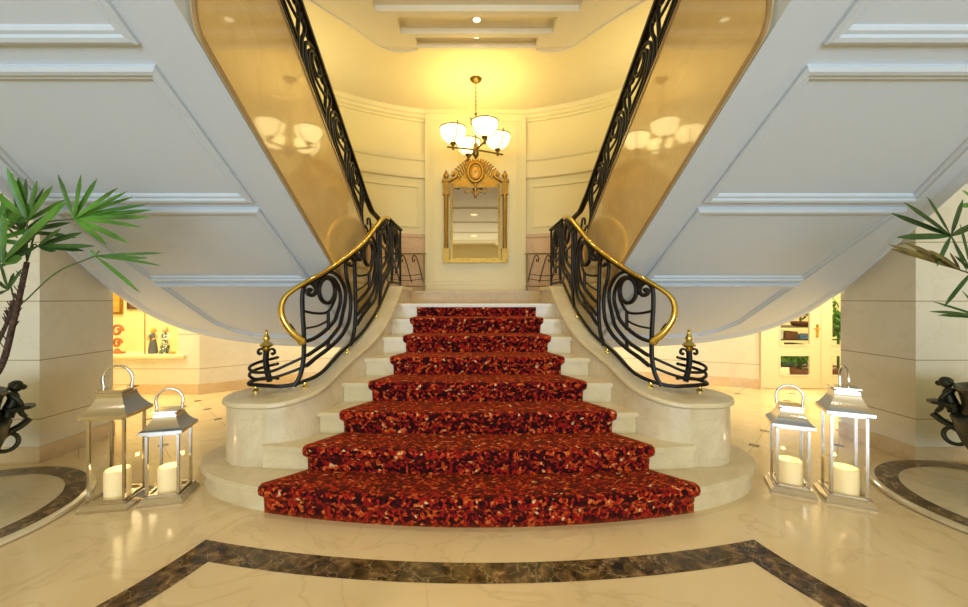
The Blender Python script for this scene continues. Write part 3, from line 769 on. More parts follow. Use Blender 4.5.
# ================================================================== RETURN FLIGHTS with panelled soffits
XS = 1.335
def zsof(y): return 3.59 - 0.53 * y
def zstr(y): return 2.765 + 0.565 * (3.6 - y)
def zrail(y): return interp(-y, [-5.5, -5.1, -4.78, -4.45, -1.95], [2.52, 2.55, 2.68, 2.865, 4.19])
def flight(s):
    side = 'left' if s < 0 else 'right'
    fl = thing('stair_flight', 'white panelled underside and honey marble side of the upper stair flight, %s' % side, 'stair flight', (s * 2.4, 5.3, 0.8), 'upper stair flights')
    oe = [(2.62, 0.9), (2.95, 1.8), (3.22, 2.5), (3.5, 3.33), (3.68, 3.95), (3.72, 4.4), (3.62, 4.75), (3.40, 4.99), (3.0, 5.18), (2.4, 5.30), (XS, 5.36)]
    oe = [(p.x, p.y) for p in smooth_path([(x, y, 0) for x, y in oe], 5)]
    poly = [(XS, 0.9)] + oe
    b = MB(s); n = len(poly)
    b.prism(poly, [zsof(y) for x, y in poly], [zsof(y) + 0.22 for x, y in poly])
    b.build('soffit', M['white'], fl)
    # lip along the outer edge
    b = MB(s); edge = [Vector((x, y, zsof(y))) for x, y in oe[2:]]
    pf = [(0.02, 0.12), (0.02, -0.012), (0.0, -0.03), (-0.03, -0.034), (-0.055, -0.024), (-0.07, -0.012), (-0.10, 0.012)]
    vs, fs = [], []; k = len(pf); m = len(edge)
    for i, p in enumerate(edge):
        t = edge[min(i + 1, m - 1)] - edge[max(i - 1, 0)]; d = Vector((t.y, -t.x, 0)).normalized()
        for o, z in pf: vs.append(p + d * o + Vector((0, 0, z + (0.53 * d.y * -o))))
    for i in range(m - 1):
        for j in range(k): fs.append((i * k + j, i * k + (j + 1) % k, i * k + k + (j + 1) % k, i * k + k + j))
    b.add(vs, fs); b.build('edge_moulding', M['white'], fl, 30)
    # panel mouldings lying on the sloping soffit
    prof = [(0.0, -0.004), (0.0, 0.020), (0.016, 0.032), (0.034, 0.030), (0.040, 0.016), (0.056, 0.018), (0.066, 0.010), (0.072, -0.004)]
    panels = [[(1.61, 0.95), (2.45, 0.95), (2.72, 1.84), (1.61, 1.84)], [(1.61, 1.93), (2.83, 1.93), (3.14, 2.80), (1.61, 2.80)], [(1.61, 2.86), (3.14, 2.86), (3.16, 3.78), (1.61, 3.78)],
              [(1.61, 3.83), (3.16, 3.83), (3.16, 4.65), (3.04, 4.88), (2.85, 5.03), (2.4, 5.08), (1.61, 5.10)]]
    for pn in panels:
        b = MB(s); n = len(pn); k = len(prof); vs, fs = [], []
        for o, h in prof:
            for x, y in offset_poly(pn, o):
                vs.append((x, y - 0.468 * h, zsof(y) - 0.883 * h))
        for i in range(k - 1):
            for j in range(n): fs.append((i * n + j, i * n + (j + 1) % n, (i + 1) * n + (j + 1) % n, (i + 1) * n + j))
        b.add(vs, fs); b.build('panel_moulding', M['white'], fl)
    # parapet body (white) and its polished marble facing
    b = MB(s); b.prism_x([(0.9, zsof(0.9) + .001), (4.72, zsof(4.72) + .001), (4.72, zstr(4.72)), (0.95, zstr(0.95)), (0.9, zstr(0.95))], XS + 0.004, XS + 0.12)
    b.build('parapet', M['white'], fl)
    low = [(4.74, zsof(4.74) + .012), (4.74, zstr(4.74))]
    rnd = [(1.80, zstr(1.80)), (1.795, 3.2), (1.785, 2.85), (1.79, 2.72), (1.82, 2.65), (1.885, 2.605), (1.98, 2.555), (2.12, zsof(2.12) + .012)]
    rs = [(p.x, p.y) for p in smooth_path([(y, z, 0) for y, z in rnd[1:]], 4)]
    shape = low + [rnd[0]] + rs
    b = MB(s); b.prism_x(shape, XS - 0.022, XS + 0.006); b.build('marble_facing', M['gold_marble'], fl)
    b = MB(s)
    b.sweep([(XS - 0.02, y, z) for y, z in rs] + [(XS - 0.02, 3.4, zsof(3.4) + .012), (XS - 0.02, 4.74, zsof(4.74) + .012)], 0.009, 0.012, (1, 0, 0))
    b.build('edge_band', M['tan'], fl)
    b = MB(s); b.prism_x([(1.6, zstr(1.6) - 0.02), (4.76, zstr(4.76) - 0.02), (4.76, zstr(4.76) + 0.006), (1.6, zstr(1.6) + 0.006)], XS - 0.03, XS + 0.135)
    b.build('coping', M['tan'], fl)
    # treads on top
    b = MB(s)
    for i in range(12):
        y = 4.75 - 0.317 * i; z = 9 * RISE + RISE * (i + 1)
        b.box(XS + 0.1, interp(y, [p[1] for p in oe], [p[0] for p in oe]) - 0.05 if y < 4.4 else 3.55, y - 0.317, y, zsof(y) + 0.26, z)
    b.build('treads', M['step'], fl)
    # iron railing on the parapet
    rt = thing('flight_railing', 'black scrolled iron railing climbing the %s upper stair flight' % side, 'railing', (s * (XS + .03), 4.7, zstr(4.7)), 'upper flight railings')
    X = XS + 0.03
    yb = lambda t: 4.72 - t
    def up(t, h): return Vector((X, yb(t), zstr(yb(t)) + 0.03 + (zrail(yb(t)) - zstr(yb(t)) - 0.05) * h))
    b = MB(s); b.sweep(smooth_path([(X, y, zrail(y)) for y in (5.5, 5.3, 5.1, 4.9, 4.78, 4.6, 4.45, 3.5, 2.5, 1.95)], 4), 0.022, 0.034, (0, 0, 1)); b.build('top_rail', M['iron'], rt, 40)
    b = MB(s); b.sweep([up(0.02, 0), up(2.75, 0)], 0.012, 0.014, (1, 0, 0)); b.build('bottom_rail', M['iron'], rt)
    s0 = post[0][0]
    SPC = 0.55
    for kk in range(-1, 6):
        for nm, lst, a, w, cl in (('post', post, .014, .016, 0), ('ring', ring, .015, .015, 1), ('scroll', tail, .010, .011, 0), ('scroll', outer, .014, .015, 0), ('scroll', inner, .014, .014, 0), ('scroll', hook, .014, .015, 0)):
            pts = [Vector(((q[0] - S_POST) * SPC / BAY + SPC * kk + 0.12, min(q[1], 0.98), 0)) for q in lst]
            pts = [p for p in smooth_path(pts, 4, bool(cl))]
            if cl and (min(p.x for p in pts) < 0.0 or max(p.x for p in pts) > 2.75): continue
            pts = [p for p in pts if 0.0 <= p.x <= 2.75 and p.y > -0.02]
            if len(pts) < 4: continue
            b = MB(s); b.sweep([up(p.x, max(p.y, 0)) for p in pts], a, w, (1, 0, 0), bool(cl)); b.build(nm, M['iron'], rt, 50)
    b = MB(s); b.sweep(smooth_path([(X, 4.70, zstr(4.70)), (X, 4.80, 2.30), (X, 4.95, 2.24), (X, 5.05, 2.32), (X, 5.0, 2.42), (X, 4.9, 2.40), (X, 4.9, 2.33)], 5), 0.012, 0.012, (1, 0, 0)); b.build('scroll', M['iron'], rt, 50)
    b = MB(s); b.sweep([(X, 5.48, 9 * RISE), (X, 5.48, 2.5)], 0.014, 0.014, (1, 0, 0)); b.build('post', M['iron'], rt)
    b = MB(s); b.box(X - 0.1, 2.4, 4.9, 5.60, 9 * RISE - 0.25, 9 * RISE - 0.001); b.build('landing', M['step'], fl)
flight(-1); flight(1)

# low balustrades beside the mirror pier
for s in (-1, 1):
    side = 'left' if s < 0 else 'right'
    rt = thing('landing_balustrade', 'thin bronze wire balustrade on the landing just %s of the mirror pier' % side, 'railing', (s * 1.1, 6.30, 9 * RISE), 'landing balustrades')
    Y = 6.30
    b = MB(s); b.sweep([(0.80, Y, 2.125), (1.60, Y, 2.125)], 0.011, 0.011, (0, 1, 0)); b.build('top_rail', M['antique'], rt)
    b = MB(s); b.sweep([(0.80, Y, 1.60), (1.60, Y, 1.60)], 0.009, 0.009, (0, 1, 0)); b.build('bottom_rail', M['antique'], rt)
    for x in (0.83, 1.58):
        b = MB(s); b.sweep([(x, Y, 1.512), (x, Y, 2.12)], 0.013, 0.013, (0, 1, 0)); b.build('post', M['antique'], rt)
    for j in range(4):
        x = 0.84 + j * 0.19
        pth = smooth_path([(x, Y, 1.66), (x + 0.03, Y, 1.78), (x + 0.07, Y, 1.93), (x + 0.11, Y, 2.06), (x + 0.15, Y, 2.10), (x + 0.18, Y, 2.05), (x + 0.17, Y, 2.0), (x + 0.145, Y, 2.01), (x + 0.15, Y, 2.04)], 4)
        b = MB(s); b.sweep(pth, 0.008, 0.008, (0, 1, 0)); b.build('scroll', M['iron'], rt, 50)
    for z in (1.72, 1.80):
        b = MB(s); b.sweep(smooth_path([(0.86, Y, z + 0.0), (1.1, Y, z - 0.03), (1.35, Y, z), (1.57, Y, z + 0.08)], 5), 0.005, 0.005, (0, 1, 0)); b.build('wire', M['iron'], rt, 50)

# ================================================================== GILT MIRROR
mr = thing('wall_mirror', 'gilt framed mirror with carved crest hanging on the pale yellow pier', 'mirror', (0, 6.14, 1.95))
Y0 = 6.15
b = MB(); b.box(-0.35, 0.35, Y0 - 0.03, Y0 - 0.004, 2.02, 3.20); b.build('mirror_glass', M['mirror'], mr)
b = MB()
b.box(-0.38, -0.345, Y0 - 0.05, Y0 - 0.002, 2.01, 3.2); b.box(0.345, 0.38, Y0 - 0.05, Y0 - 0.002, 2.01, 3.2); b.box(-0.345, 0.345, Y0 - 0.05, Y0 - 0.002, 2.01, 2.035)
b.box(-0.49, 0.49, Y0 - 0.08, Y0 - 0.002, 1.96, 1.985); b.box(-0.47, 0.47, Y0 - 0.07, Y0 - 0.002, 1.985, 2.01)
b.box(-0.355, 0.355, Y0 - 0.05, Y0 - 0.002, 3.14, 3.24)
b.build('frame', M['gilt'], mr)
for s in (-1, 1):
    b = MB(s); b.box(0.40, 0.49, Y0 - 0.075, Y0 - 0.002, 2.01, 2.16); b.box(0.395, 0.495, Y0 - 0.085, Y0 - 0.002, 2.155, 2.18); b.box(0.41, 0.48, Y0 - 0.06, Y0 - 0.002, 2.18, 3.02)
    b.lathe([(0.03, 2.18), (0.034, 2.22), (0.028, 2.26), (0.028, 2.98), (0.034, 3.02)], (0.445, Y0 - 0.055, 0), 14)
    b.box(0.395, 0.495, Y0 - 0.09, Y0 - 0.002, 3.02, 3.05); b.box(0.40, 0.49, Y0 - 0.08, Y0 - 0.002, 3.05, 3.22); b.box(0.385, 0.505, Y0 - 0.10, Y0 - 0.002, 3.22, 3.255)
    colm = b.build('column', M['gilt'], mr, 40)
    b = MB(s); b.lathe([(0.02, 3.255), (0.018, 3.27), (0.04, 3.30), (0.045, 3.325), (0.03, 3.35), (0.015, 3.36), (0.022, 3.375), (1e-5, 3.41)], (0.445, Y0 - 0.05, 0), 16); b.build('finial', M['gilt'], colm, 50)
    b = MB(s)       # leafy scrolls of the crest
    b.sweep(smooth_path([(0.42, Y0 - .045, 3.235), (0.36, Y0 - .045, 3.265), (0.30, Y0 - .045, 3.30), (0.295, Y0 - .045, 3.35), (0.33, Y0 - .045, 3.375), (0.345, Y0 - .045, 3.345), (0.32, Y0 - .045, 3.335)], 5), 0.03, 0.022, (0, 1, 0))
    b.build('crest_scroll', M['gilt'], mr, 50)
    for j in range(9):
        b = MB(s); a = j / 8; x, z = 0.27 - 0.235 * a ** 1.1, 3.37 + 0.19 * math.sin(a * PI / 2)
        dx, dz = (0.05 * (1 - a) + 0.01), 0.045
        b.sweep(smooth_path([(x - 0.03, Y0 - .04, z - 0.09), (x, Y0 - .06, z - 0.03), (x + dx, Y0 - .05, z + dz * 0.5), (x + dx * 1.2, Y0 - .045, z + dz * 0.1)], 4), 0.022, 0.016, (0, 1, 0), taper=lambda t: 1 - 0.75 * t); b.build('crest_leaf', M['gilt'], mr, 50)
    b = MB(s); b.sweep(smooth_path([(0.16, Y0 - .05, 3.16), (0.17, Y0 - .05, 3.10), (0.13, Y0 - .05, 3.06), (0.06, Y0 - .05, 3.09), (0.02, Y0 - .05, 3.03)], 5), 0.012, 0.012, (0, 1, 0))
    b.build('garland', M['gilt'], mr, 50)
b = MB(); b.prism_y([(-0.40, 3.23), (-0.30, 3.27), (-0.27, 3.36), (-0.20, 3.46), (-0.09, 3.55), (0, 3.58), (0.09, 3.55), (0.20, 3.46), (0.27, 3.36), (0.30, 3.27), (0.40, 3.23)], Y0 - 0.03, Y0 - 0.002)
b.build('crest_board', M['gilt'], mr)
b = MB(); q = [(0.115 * math.cos(2 * PI * i / 28), Y0 - 0.075, 3.37 + 0.15 * math.sin(2 * PI * i / 28)) for i in range(28)]
b.sweep(q, 0.022, 0.022, (0, 1, 0), True); b.sweep([(x * 0.68, y, 3.37 + (z - 3.37) * 0.68) for x, y, z in q], 0.012, 0.012, (0, 1, 0), True)
b.build('medallion_ring', M['gilt'], mr, 50)
b = MB(); b.sphere((0, Y0 - 0.06, 3.37), 0.1, 18, (0.75, 0.3, 1.05)); b.sphere((0, Y0 - .09, 3.40), 0.035, 12, (0.8, 0.6, 1.2))
b.build('medallion', M['ochre'], mr, 60)
b = MB(); b.sweep([(0, Y0 - 0.05, 3.22), (0, Y0 - .06, 3.12), (0, Y0 - .05, 3.02)], 0.03, 0.03, (0, 1, 0), taper=lambda t: 1 - 0.6 * t); b.sphere((0, Y0 - .05, 3.0), 0.022); b.build('pendant', M['gilt'], mr, 50)
mr.location = (0, 6.408, EYE + (1.95 - EYE) * 1.045); mr.scale = (1.075, 1.045, 1.045)

# ================================================================== CHANDELIER
CH = (0.0, 5.5)
ch = thing('chandelier', 'brass chandelier with opal glass bowls hanging before the gilt mirror', 'chandelier', (CH[0], CH[1], CEIL))
b = MB(); b.lathe([(0.012, 4.435), (0.02, 4.44), (0.045, 4.452), (0.075, 4.475), (0.085, 4.49), (0.085, 4.50)], (CH[0], CH[1], 0), 28); b.build('canopy', M['antique'], ch, 50)
b = MB()
for i in range(14):
    z = 4.44 - 0.030 * i; r = 0.016
    ax = (1, 0, 0) if i % 2 else (0, 1, 0)
    pts = [(CH[0] + (r * 0.55 * math.cos(a) if i % 2 == 0 else 0), CH[1] + (r * 0.55 * math.cos(a) if i % 2 else 0), z - 0.012 + 0.021 * math.sin(a)) for a in [2 * PI * j / 10 for j in range(10)]]
    b.sweep(pts, 0.0035, 0.0035, ax, True, k=6)
b.build('chain', M['antique'], ch, 60)
b = MB(); b.lathe([(0.006, 4.03), (0.02, 4.015), (0.022, 4.0), (0.01, 3.985), (0.012, 3.90), (0.02, 3.88), (0.012, 3.86), (0.012, 3.60), (0.035, 3.57), (0.04, 3.53), (0.045, 3.48), (0.042, 3.42), (0.025, 3.40), (0.015, 3.38), (1e-5, 3.36)], (CH[0], CH[1], 0), 20)
b.build('stem', M['antique'], ch, 50)
for j in range(4):
    a = math.radians(-70 + 90 * j); d = Vector((math.cos(a), math.sin(a), 0)); c = Vector((CH[0], CH[1], 0)) + d * 0.335
    b = MB(); b.sweep(smooth_path([Vector((CH[0], CH[1], 3.50)) + d * 0.03, Vector((CH[0], CH[1], 3.495)) + d * 0.2, Vector((CH[0], CH[1], 3.485)) + d * 0.42], 4), 0.011, 0.011, (0, 0, 1))
    b.lathe([(0.012, 3.455), (0.02, 3.47), (0.014, 3.49), (0.02, 3.515), (0.045, 3.545), (0.042, 3.56)], (c.x, c.y, 0), 18)
    arm = b.build('arm', M['antique'], ch, 50)
    b = MB(); b.lathe([(0.03, 3.553), (0.09, 3.572), (0.135, 3.61), (0.165, 3.665), (0.182, 3.745), (0.177, 3.745), (0.158, 3.665), (0.128, 3.615), (0.085, 3.58), (1e-5, 3.566)], (c.x, c.y, 0), 32)
    b.build('glass_bowl', M['lampglass'], arm, 60)
    b = MB(); b.sweep([(c.x + 0.184 * math.cos(t), c.y + 0.184 * math.sin(t), 3.747) for t in [2 * PI * k / 32 for k in range(32)]], 0.007, 0.007, (0, 0, 1), True)
    t = Vector((-d.y, d.x, 0))
    for sg in (-1, 1):
        b.sweep(smooth_path([c + Vector((0, 0, 3.54)) + d * 0.0, c + t * sg * 0.115 + Vector((0, 0, 3.585)), c + t * sg * 0.172 + Vector((0, 0, 3.66)), c + t * sg * 0.189 + Vector((0, 0, 3.755)), c + t * sg * 0.21 + Vector((0, 0, 3.775))], 5), 0.006, 0.006, (0, 0, 1))
    b.build('rim', M['antique'], arm, 60)

# ================================================================== DOWNLIGHTS
def downlight(x, y, z, label, r=0.05):
    d = thing('downlight', label, 'ceiling light', (x, y, z), 'recessed downlights')
    b = MB(); b.lathe([(r * 1.35, 0.0), (r * 1.35, -0.006), (r, -0.008), (r, 0.0)], (x, y, z), 24); b.build('bezel', M['ceiling'], d, 40)
    b = MB(); b.lathe([(r * 0.98, -0.001), (r * 0.98, -0.004), (1e-5, -0.004)], (x, y, z), 24); b.build('lens', M['downlight'], d)
downlight(0.0, 4.135, SLAB + 0.065, 'round recessed ceiling light in the second coffer, nearer the viewer', 0.04)
downlight(0.0, 4.40, SLAB + 0.065, 'small round ceiling light in the last coffer by the rounded end', 0.034)
downlight(0.0, -1.2, SLAB + 0.1, 'nearer hall ceiling light, seen high in the gilt mirror', 0.13)
downlight(0.0, -5.9, SLAB + 0.1, 'farther hall ceiling light, seen low in the gilt mirror', 0.16)

# ================================================================== LANTERNS AND CANDLES
def lantern(s, loc, rot, w, h, hand, label):
    """w = base width, h = height to the cap; built round its own centre, turned about z"""
    L = thing('lantern', label, 'lantern', loc, 'floor lanterns'); L.rotation_euler = (0, 0, rot)
    def part(b, name, mat, sm=None):
        o = b.build(name, mat, None, sm); o.parent = L; return o
    bw = w * 0.75; ht = h * 0.80           # glass body width, eave height
    def sq(b, hw, z0, z1): b.box(-hw, hw, -hw, hw, z0, z1)
    b = MB(); sq(b, w / 2, 0, 0.018); 
    hw0, hw1 = w / 2, w * 0.43
    b.add([(-hw0, -hw0, .018), (hw0, -hw0, .018), (hw0, hw0, .018), (-hw0, hw0, .018), (-hw1, -hw1, .04), (hw1, -hw1, .04), (hw1, hw1, .04), (-hw1, hw1, .04)], [(0, 1, 5, 4), (1, 2, 6, 5), (2, 3, 7, 6), (3, 0, 4, 7), (4, 5, 6, 7)])
    sq(b, w * 0.43, 0.04, 0.055); part(b, 'base', M['steel'])
    pw = 0.008
    for sx in (-1, 1):
        for sy in (-1, 1):
            b = MB(); x, y = sx * (bw / 2 - pw), sy * (bw / 2 - pw); b.box(x - pw, x + pw, y - pw, y + pw, 0.05, ht); part(b, 'post', M['steel'])
    for i in range(4):
        b = MB(); g = bw / 2 - pw
        if i < 2:
            y = (-g, g)[i]; b.box(-g + pw, g - pw, y - .0015, y + .0015, 0.056, ht)
        else:
            x = (-g, g)[i - 2]; b.box(x - .0015, x + .0015, -g + pw, g - pw, 0.056, ht)
        part(b, 'pane', M['glass'])
    for zz, zn, nmf in ((ht - .015, ht, 'upper_frame'), (0.055, 0.067, 'lower_frame')):
      b = MB()
      for (x0, x1, y0, y1) in ((-bw / 2, bw / 2, -bw / 2, -bw / 2 + .016), (-bw / 2, bw / 2, bw / 2 - .016, bw / 2), (-bw / 2, -bw / 2 + .016, -bw / 2, bw / 2), (bw / 2 - .016, bw / 2, -bw / 2, bw / 2)):
        b.box(x0, x1, y0, y1, zz, zn)
      part(b, nmf, M['steel'])
    # concave flared roof
    b = MB(); ew = w * 0.475; tw = w * 0.25; prof = [(bw / 2, ht - .002), (ew, ht), (ew, ht + .022)]
    for i in range(1, 9):
        t = i / 8; prof.append((ew - (ew - tw) * (1 - (1 - t) ** 1.6) - 0.004 * (1 - t), ht + .022 + (h - ht - .022) * t))
    vs, fs = [], []
    for hw, z in prof: vs += [(-hw, -hw, z), (hw, -hw, z), (hw, hw, z), (-hw, hw, z)]
    for i in range(len(prof) - 1):
        for j in range(4): fs.append((i * 4 + j, i * 4 + (j + 1) % 4, i * 4 + 4 + (j + 1) % 4, i * 4 + 4 + j))
    fs.append((3, 2, 1, 0)); fs.append(tuple(len(prof) * 4 - 4 + j for j in range(4)))
    b.add(vs, fs); part(b, 'roof', M['steel'], 35)
    b = MB(); sq(b, tw * 0.82, h, h + 0.014); sq(b, tw * 1.1, h + 0.014, h + 0.024); cap = part(b, 'cap', M['steel'])
    b = MB(); R = w * 0.31; zc = h + 0.045 + R * 0.4
    pts = []
    for i in range(19):
        a = -0.12 * PI + 1.24 * PI * i / 18
        pts.append((R * math.cos(a), 0, zc + R * 1.05 * math.sin(a)))
    pts = [(pts[0][0], 0, h + 0.024)] + pts + [(pts[-1][0], 0, h + 0.024)]
    if hand: pts = [(0, x, z) for x, y, z in pts]
    b.sweep(pts, 0.006, 0.008, (1, 0, 0) if hand else (0, 1, 0)); hd = part(b, 'handle', M['steel'], 50); hd.parent = cap
    return L
def candle(x, y, z, r, h, label):
    c = thing('candle', label, 'candle', (x, y, z), 'pillar candles')
    b = MB(); b.lathe([(r, 0), (r, h * .93), (r * .98, h * .985), (r * .9, h), (r * .78, h - .012), (r * .6, h - .032), (1e-5, h - .036)], (x, y, z), 32); b.build('wax', M['wax'], c, 60)
    b = MB(); b.sweep([(x, y, z + h - .037), (x + .001, y, z + h - .022)], 0.0018, 0.0018); wk = b.build('wick', M['wick'], c)
    b = MB(); b.lathe([(1e-5, 0), (.005, .005), (.006, .009), (.003, .016), (1e-5, .022)], (x, y, z + h - .025), 12); b.build('flame', M['flame'], wk, 60)
    return (x, y, z + h)
LS = [(-1, (-2.50, 2.70, 0), math.radians(10), 0.295, 0.765, False, 0.073, 0.175, 'tall polished metal lantern nearest the left urn', 'candle in the tall lantern nearest the left urn'),
      (-1, (-2.195, 2.77, 0), math.radians(14), 0.27, 0.60, False, 0.068, 0.165, 'short polished metal lantern between the tall one and the left stair pedestal', 'candle in the short lantern beside the left stair pedestal'),
      (1, (2.30, 2.885, 0), math.radians(-27), 0.262, 0.60, False, 0.078, 0.165, 'short polished metal lantern between the tall one and the right stair pedestal', 'candle in the short lantern beside the right stair pedestal'),
      (1, (2.57, 2.745, 0), math.radians(-27), 0.265, 0.765, True, 0.08, 0.17, 'tall polished metal lantern nearest the right urn', 'candle in the tall lantern nearest the right urn')]
flames = []
for s, loc, rot, w, h, hand, cr, chh, lab, cl in LS:
    lantern(s, loc, rot, w, h, hand, lab)
    flames.append(candle(loc[0], loc[1], 0.055, cr, chh, cl))

# ================================================================== URNS AND PALMS
def urn(s):
    cx, cy = DC[s]; side = 'left' if s < 0 else 'right'
    u = thing('urn', 'dark green bronze urn with seated figures on its rim, %s dais' % side, 'urn', (cx, cy, 0.033), 'bronze urns')
    b = MB(); b.lathe([(.22, .033), (.235, .05), (.22, .08), (.15, .10), (.10, .14), (.09, .18), (.13, .21), (.2, .24), (.28, .30), (.33, .38), (.36, .46), (.375, .53), (.385, .555), (.375, .575), (.335, .595), (.33, .66), (.345, .73), (.365, .76), (.37, .78), (.355, .785), (.335, .77), (.32, .74), (1e-5, .74)], (cx, cy, 0), 56)
    b.build('bowl', M['bronze'], u, 50)
    b = MB(); b.lathe([(0.322, 0.74), (0.30, 0.76), (0.2, 0.785), (1e-5, 0.79)], (cx, cy, 0), 32); b.build('mulch', M['soil'], u, 60)
    for k in range(4):
        base_a = math.atan2(.82, -s * .575)
        a = base_a + k * PI / 2
        d = Vector((math.cos(a), math.sin(a), 0)); t = Vector((-d.y, d.x, 0)); o = Vector((cx, cy, 0))
        def w(r, q, z): return o + d * (r - 0.225) + t * q + Vector((0, 0, z - 0.083))
        b = MB()
        b.sweep(smooth_path([w(0.58, 0, 0.665), w(0.60, 0, 0.73), w(0.615, 0, 0.79), w(0.60, 0, 0.835)], 4), 0.043, 0.04, k=10, sq=False, taper=lambda x: 1 - 0.35 * x)     # trunk
        b.sphere(w(0.625, 0, 0.872), 0.04, 12, (1, 1, 1.05)); b.sphere(w(0.66, 0, 0.86), 0.02, 10)       # head and muzzle
        for q in (-1, 1):
            b.sphere(w(0.605, q * 0.036, 0.885), 0.014, 8)
            b.sweep(smooth_path([w(0.60, q * 0.032, 0.82), w(0.635, q * 0.05, 0.775), w(0.65, q * 0.045, 0.735), w(0.652, q * 0.04, 0.71)], 4), 0.016, 0.016, k=8, sq=False, taper=lambda x: 1 - 0.3 * x)
            b.sweep(smooth_path([w(0.59, q * 0.03, 0.70), w(0.635, q * 0.045, 0.715), w(0.648, q * 0.042, 0.68), w(0.668, q * 0.04, 0.652)], 4), 0.022, 0.02, k=8, sq=False, taper=lambda x: 1 - 0.4 * x)
        b.build('figure', M['bronze'], u, 60)
        b = MB(); b.prism([(w(0.57, -0.09, 0).x, w(0.57, -0.09, 0).y), (w(0.69, -0.06, 0).x, w(0.69, -0.06, 0).y), (w(0.72, 0, 0).x, w(0.72, 0, 0).y), (w(0.69, 0.06, 0).x, w(0.69, 0.06, 0).y), (w(0.57, 0.09, 0).x, w(0.57, 0.09, 0).y)], 0.625, 0.648)
        b.sweep(smooth_path([w(0.69, 0, 0.63), w(0.65, 0, 0.59), w(0.60, 0, 0.56), w(0.56, 0, 0.53)], 4), 0.022, 0.03, k=8, sq=False)
        b.build('bracket', M['bronze'], u, 40)
        b = MB(); b.sweep([w(0.58 + 0.058 * math.cos(x), 0, 0.49 + 0.062 * math.sin(x)) for x in [2 * PI * i / 20 for i in range(20)]], 0.014, 0.014, None, True, k=8, sq=False); b.build('ring_handle', M['bronze'], u, 60)
    return u
urn(-1); urn(1)

def blade(b, p0, p1, w, droop, up):
    """one folded palm leaflet from p0 to p1"""
    p0, p1 = Vector(p0), Vector(p1); d = p1 - p0; L = d.length; t = d.normalized()
    view = Vector((0.15, -1, 0.25)).normalized()
    side = t.cross(view); side.normalize(); nor = side.cross(t)
    vs, fs = [], []; n = 8
    for i in range(n + 1):
        f = i / n
        prof = min(1, 0.25 + 2.6 * f) * (1 if f < 0.72 else max(0.12, 1 - ((f - 0.72) / 0.28) ** 1.6))
        c = p0 + d * f + Vector((0, 0, -droop * L * (f * f - f * 0.6))) 
        hw = w * prof
        vs += [c - side * hw, c - nor * hw * 0.35, c + side * hw]
    for i in range(n):
        for j in range(2): fs.append((i * 3 + j, i * 3 + j + 1, i * 3 + 4 + j, i * 3 + 3 + j))
    b.add(vs, fs)
def fan(root, hub, Y, tips, w, mat, rootpt=None, mid=None, spread=0.09):
    random.seed(int(hub[0] * 7 + hub[1]))
    h = at(hub[0], hub[1], Y); b = MB()
    for (u, v) in tips:
        dY = random.uniform(-spread, spread)
        blade(b, h, at(u, v, Y + dY), w * random.uniform(0.8, 1.15), random.uniform(0.0, 0.10), 0)
    lf = b.build('leaf', mat, root, 60, recalc=False)
    if rootpt is not None:
        b = MB(); pth = [Vector(rootpt)] + ([at(mid[0], mid[1], Y)] if mid else []) + [h]
        if not mid: pth.insert(1, Vector(rootpt).lerp(h, 0.55) + Vector((0, 0, 0.05)))
        b.sweep(smooth_path(pth, 6), 0.0045, 0.0045, k=6, sq=False); b.build('petiole', M['petiole'], root, 60)
def trunk(root, pts, r):
    b = MB(); pth = smooth_path(pts, 8)
    b.sweep(pth, r, r, k=10, sq=False, taper=lambda t: 1 - 0.3 * t)
    random.seed(3)
    for i in range(70):                     # fibre tufts
        p = pth[random.randrange(len(pth) - 1)]; a = random.uniform(0, 2 * PI); d = Vector((math.cos(a), math.sin(a), 0))
        b.sweep([p + d * r * 0.7, p + d * (r * 1.7) + Vector((0, 0, 0.035))], 0.0022, 0.0022, k=4)
    b.build('trunk', M['trunk'], root, 60)
# left palm
pc = DC[-1]
pl = thing('potted_palm', 'fan palm with long green fingers growing in the left bronze urn', 'plant', (pc[0], pc[1], 0.77), 'urn palms')
c1 = at(27, 262, 2.45); c2 = at(-6, 280, 2.5); c3 = at(14, 300, 2.55)
trunk(pl, [(pc[0] + .22, pc[1] + .05, 0.765), at(-2, 372, 2.45), at(14, 320, 2.45), c1], 0.019)
trunk(pl, [(pc[0] + .12, pc[1] + .1, 0.77), at(-24, 370, 2.5), at(-10, 320, 2.5), c2], 0.018)
trunk(pl, [(pc[0] + .18, pc[1] + .12, 0.765), at(-6, 350, 2.55), at(6, 325, 2.55), c3], 0.013)
fan(pl, (74, 219), 2.38, [(58, 174), (81, 174), (97, 177), (118, 187), (127, 191), (133, 195), (147, 202), (151, 209), (150, 216), (141, 225), (128, 241), (107, 244)], 0.0145, M['leaf'], c1, (40, 226))
fan(pl, (27, 221), 2.42, [(7, 168), (18, 176), (37, 180), (53, 184), (66, 199), (-12, 186), (-2, 206), (2, 214), (-15, 225)], 0.019, M['leaf'], c1)
fan(pl, (38, 246), 2.40, [(61, 228), (82, 232), (95, 246), (84, 250), (-5, 268), (4, 262), (56, 251)], 0.016, M['leafdark'], c1)
fan(pl, (95, 256), 2.36, [(164, 252), (161, 264), (148, 258), (143, 261), (140, 291), (90, 250), (100, 250)], 0.010, M['leaf'], at(24, 302, 2.45), (56, 273))
fan(pl, (2, 262), 2.36, [(4, 208), (28, 245), (40, 228), (62, 202), (-20, 220), (-30, 250), (22, 258), (66, 199)], 0.025, M['leaf'], c2)
fan(pl, (22, 232), 2.5, [(12, 172), (26, 178), (44, 186), (58, 208), (70, 222), (2, 196), (-8, 214), (76, 236)], 0.015, M['leafdark'], c1)
fan(pl, (-4, 240), 2.45, [(6, 196), (-14, 190), (20, 214), (34, 228), (-30, 205), (28, 244), (10, 262)], 0.017, M['leaf'], c2)
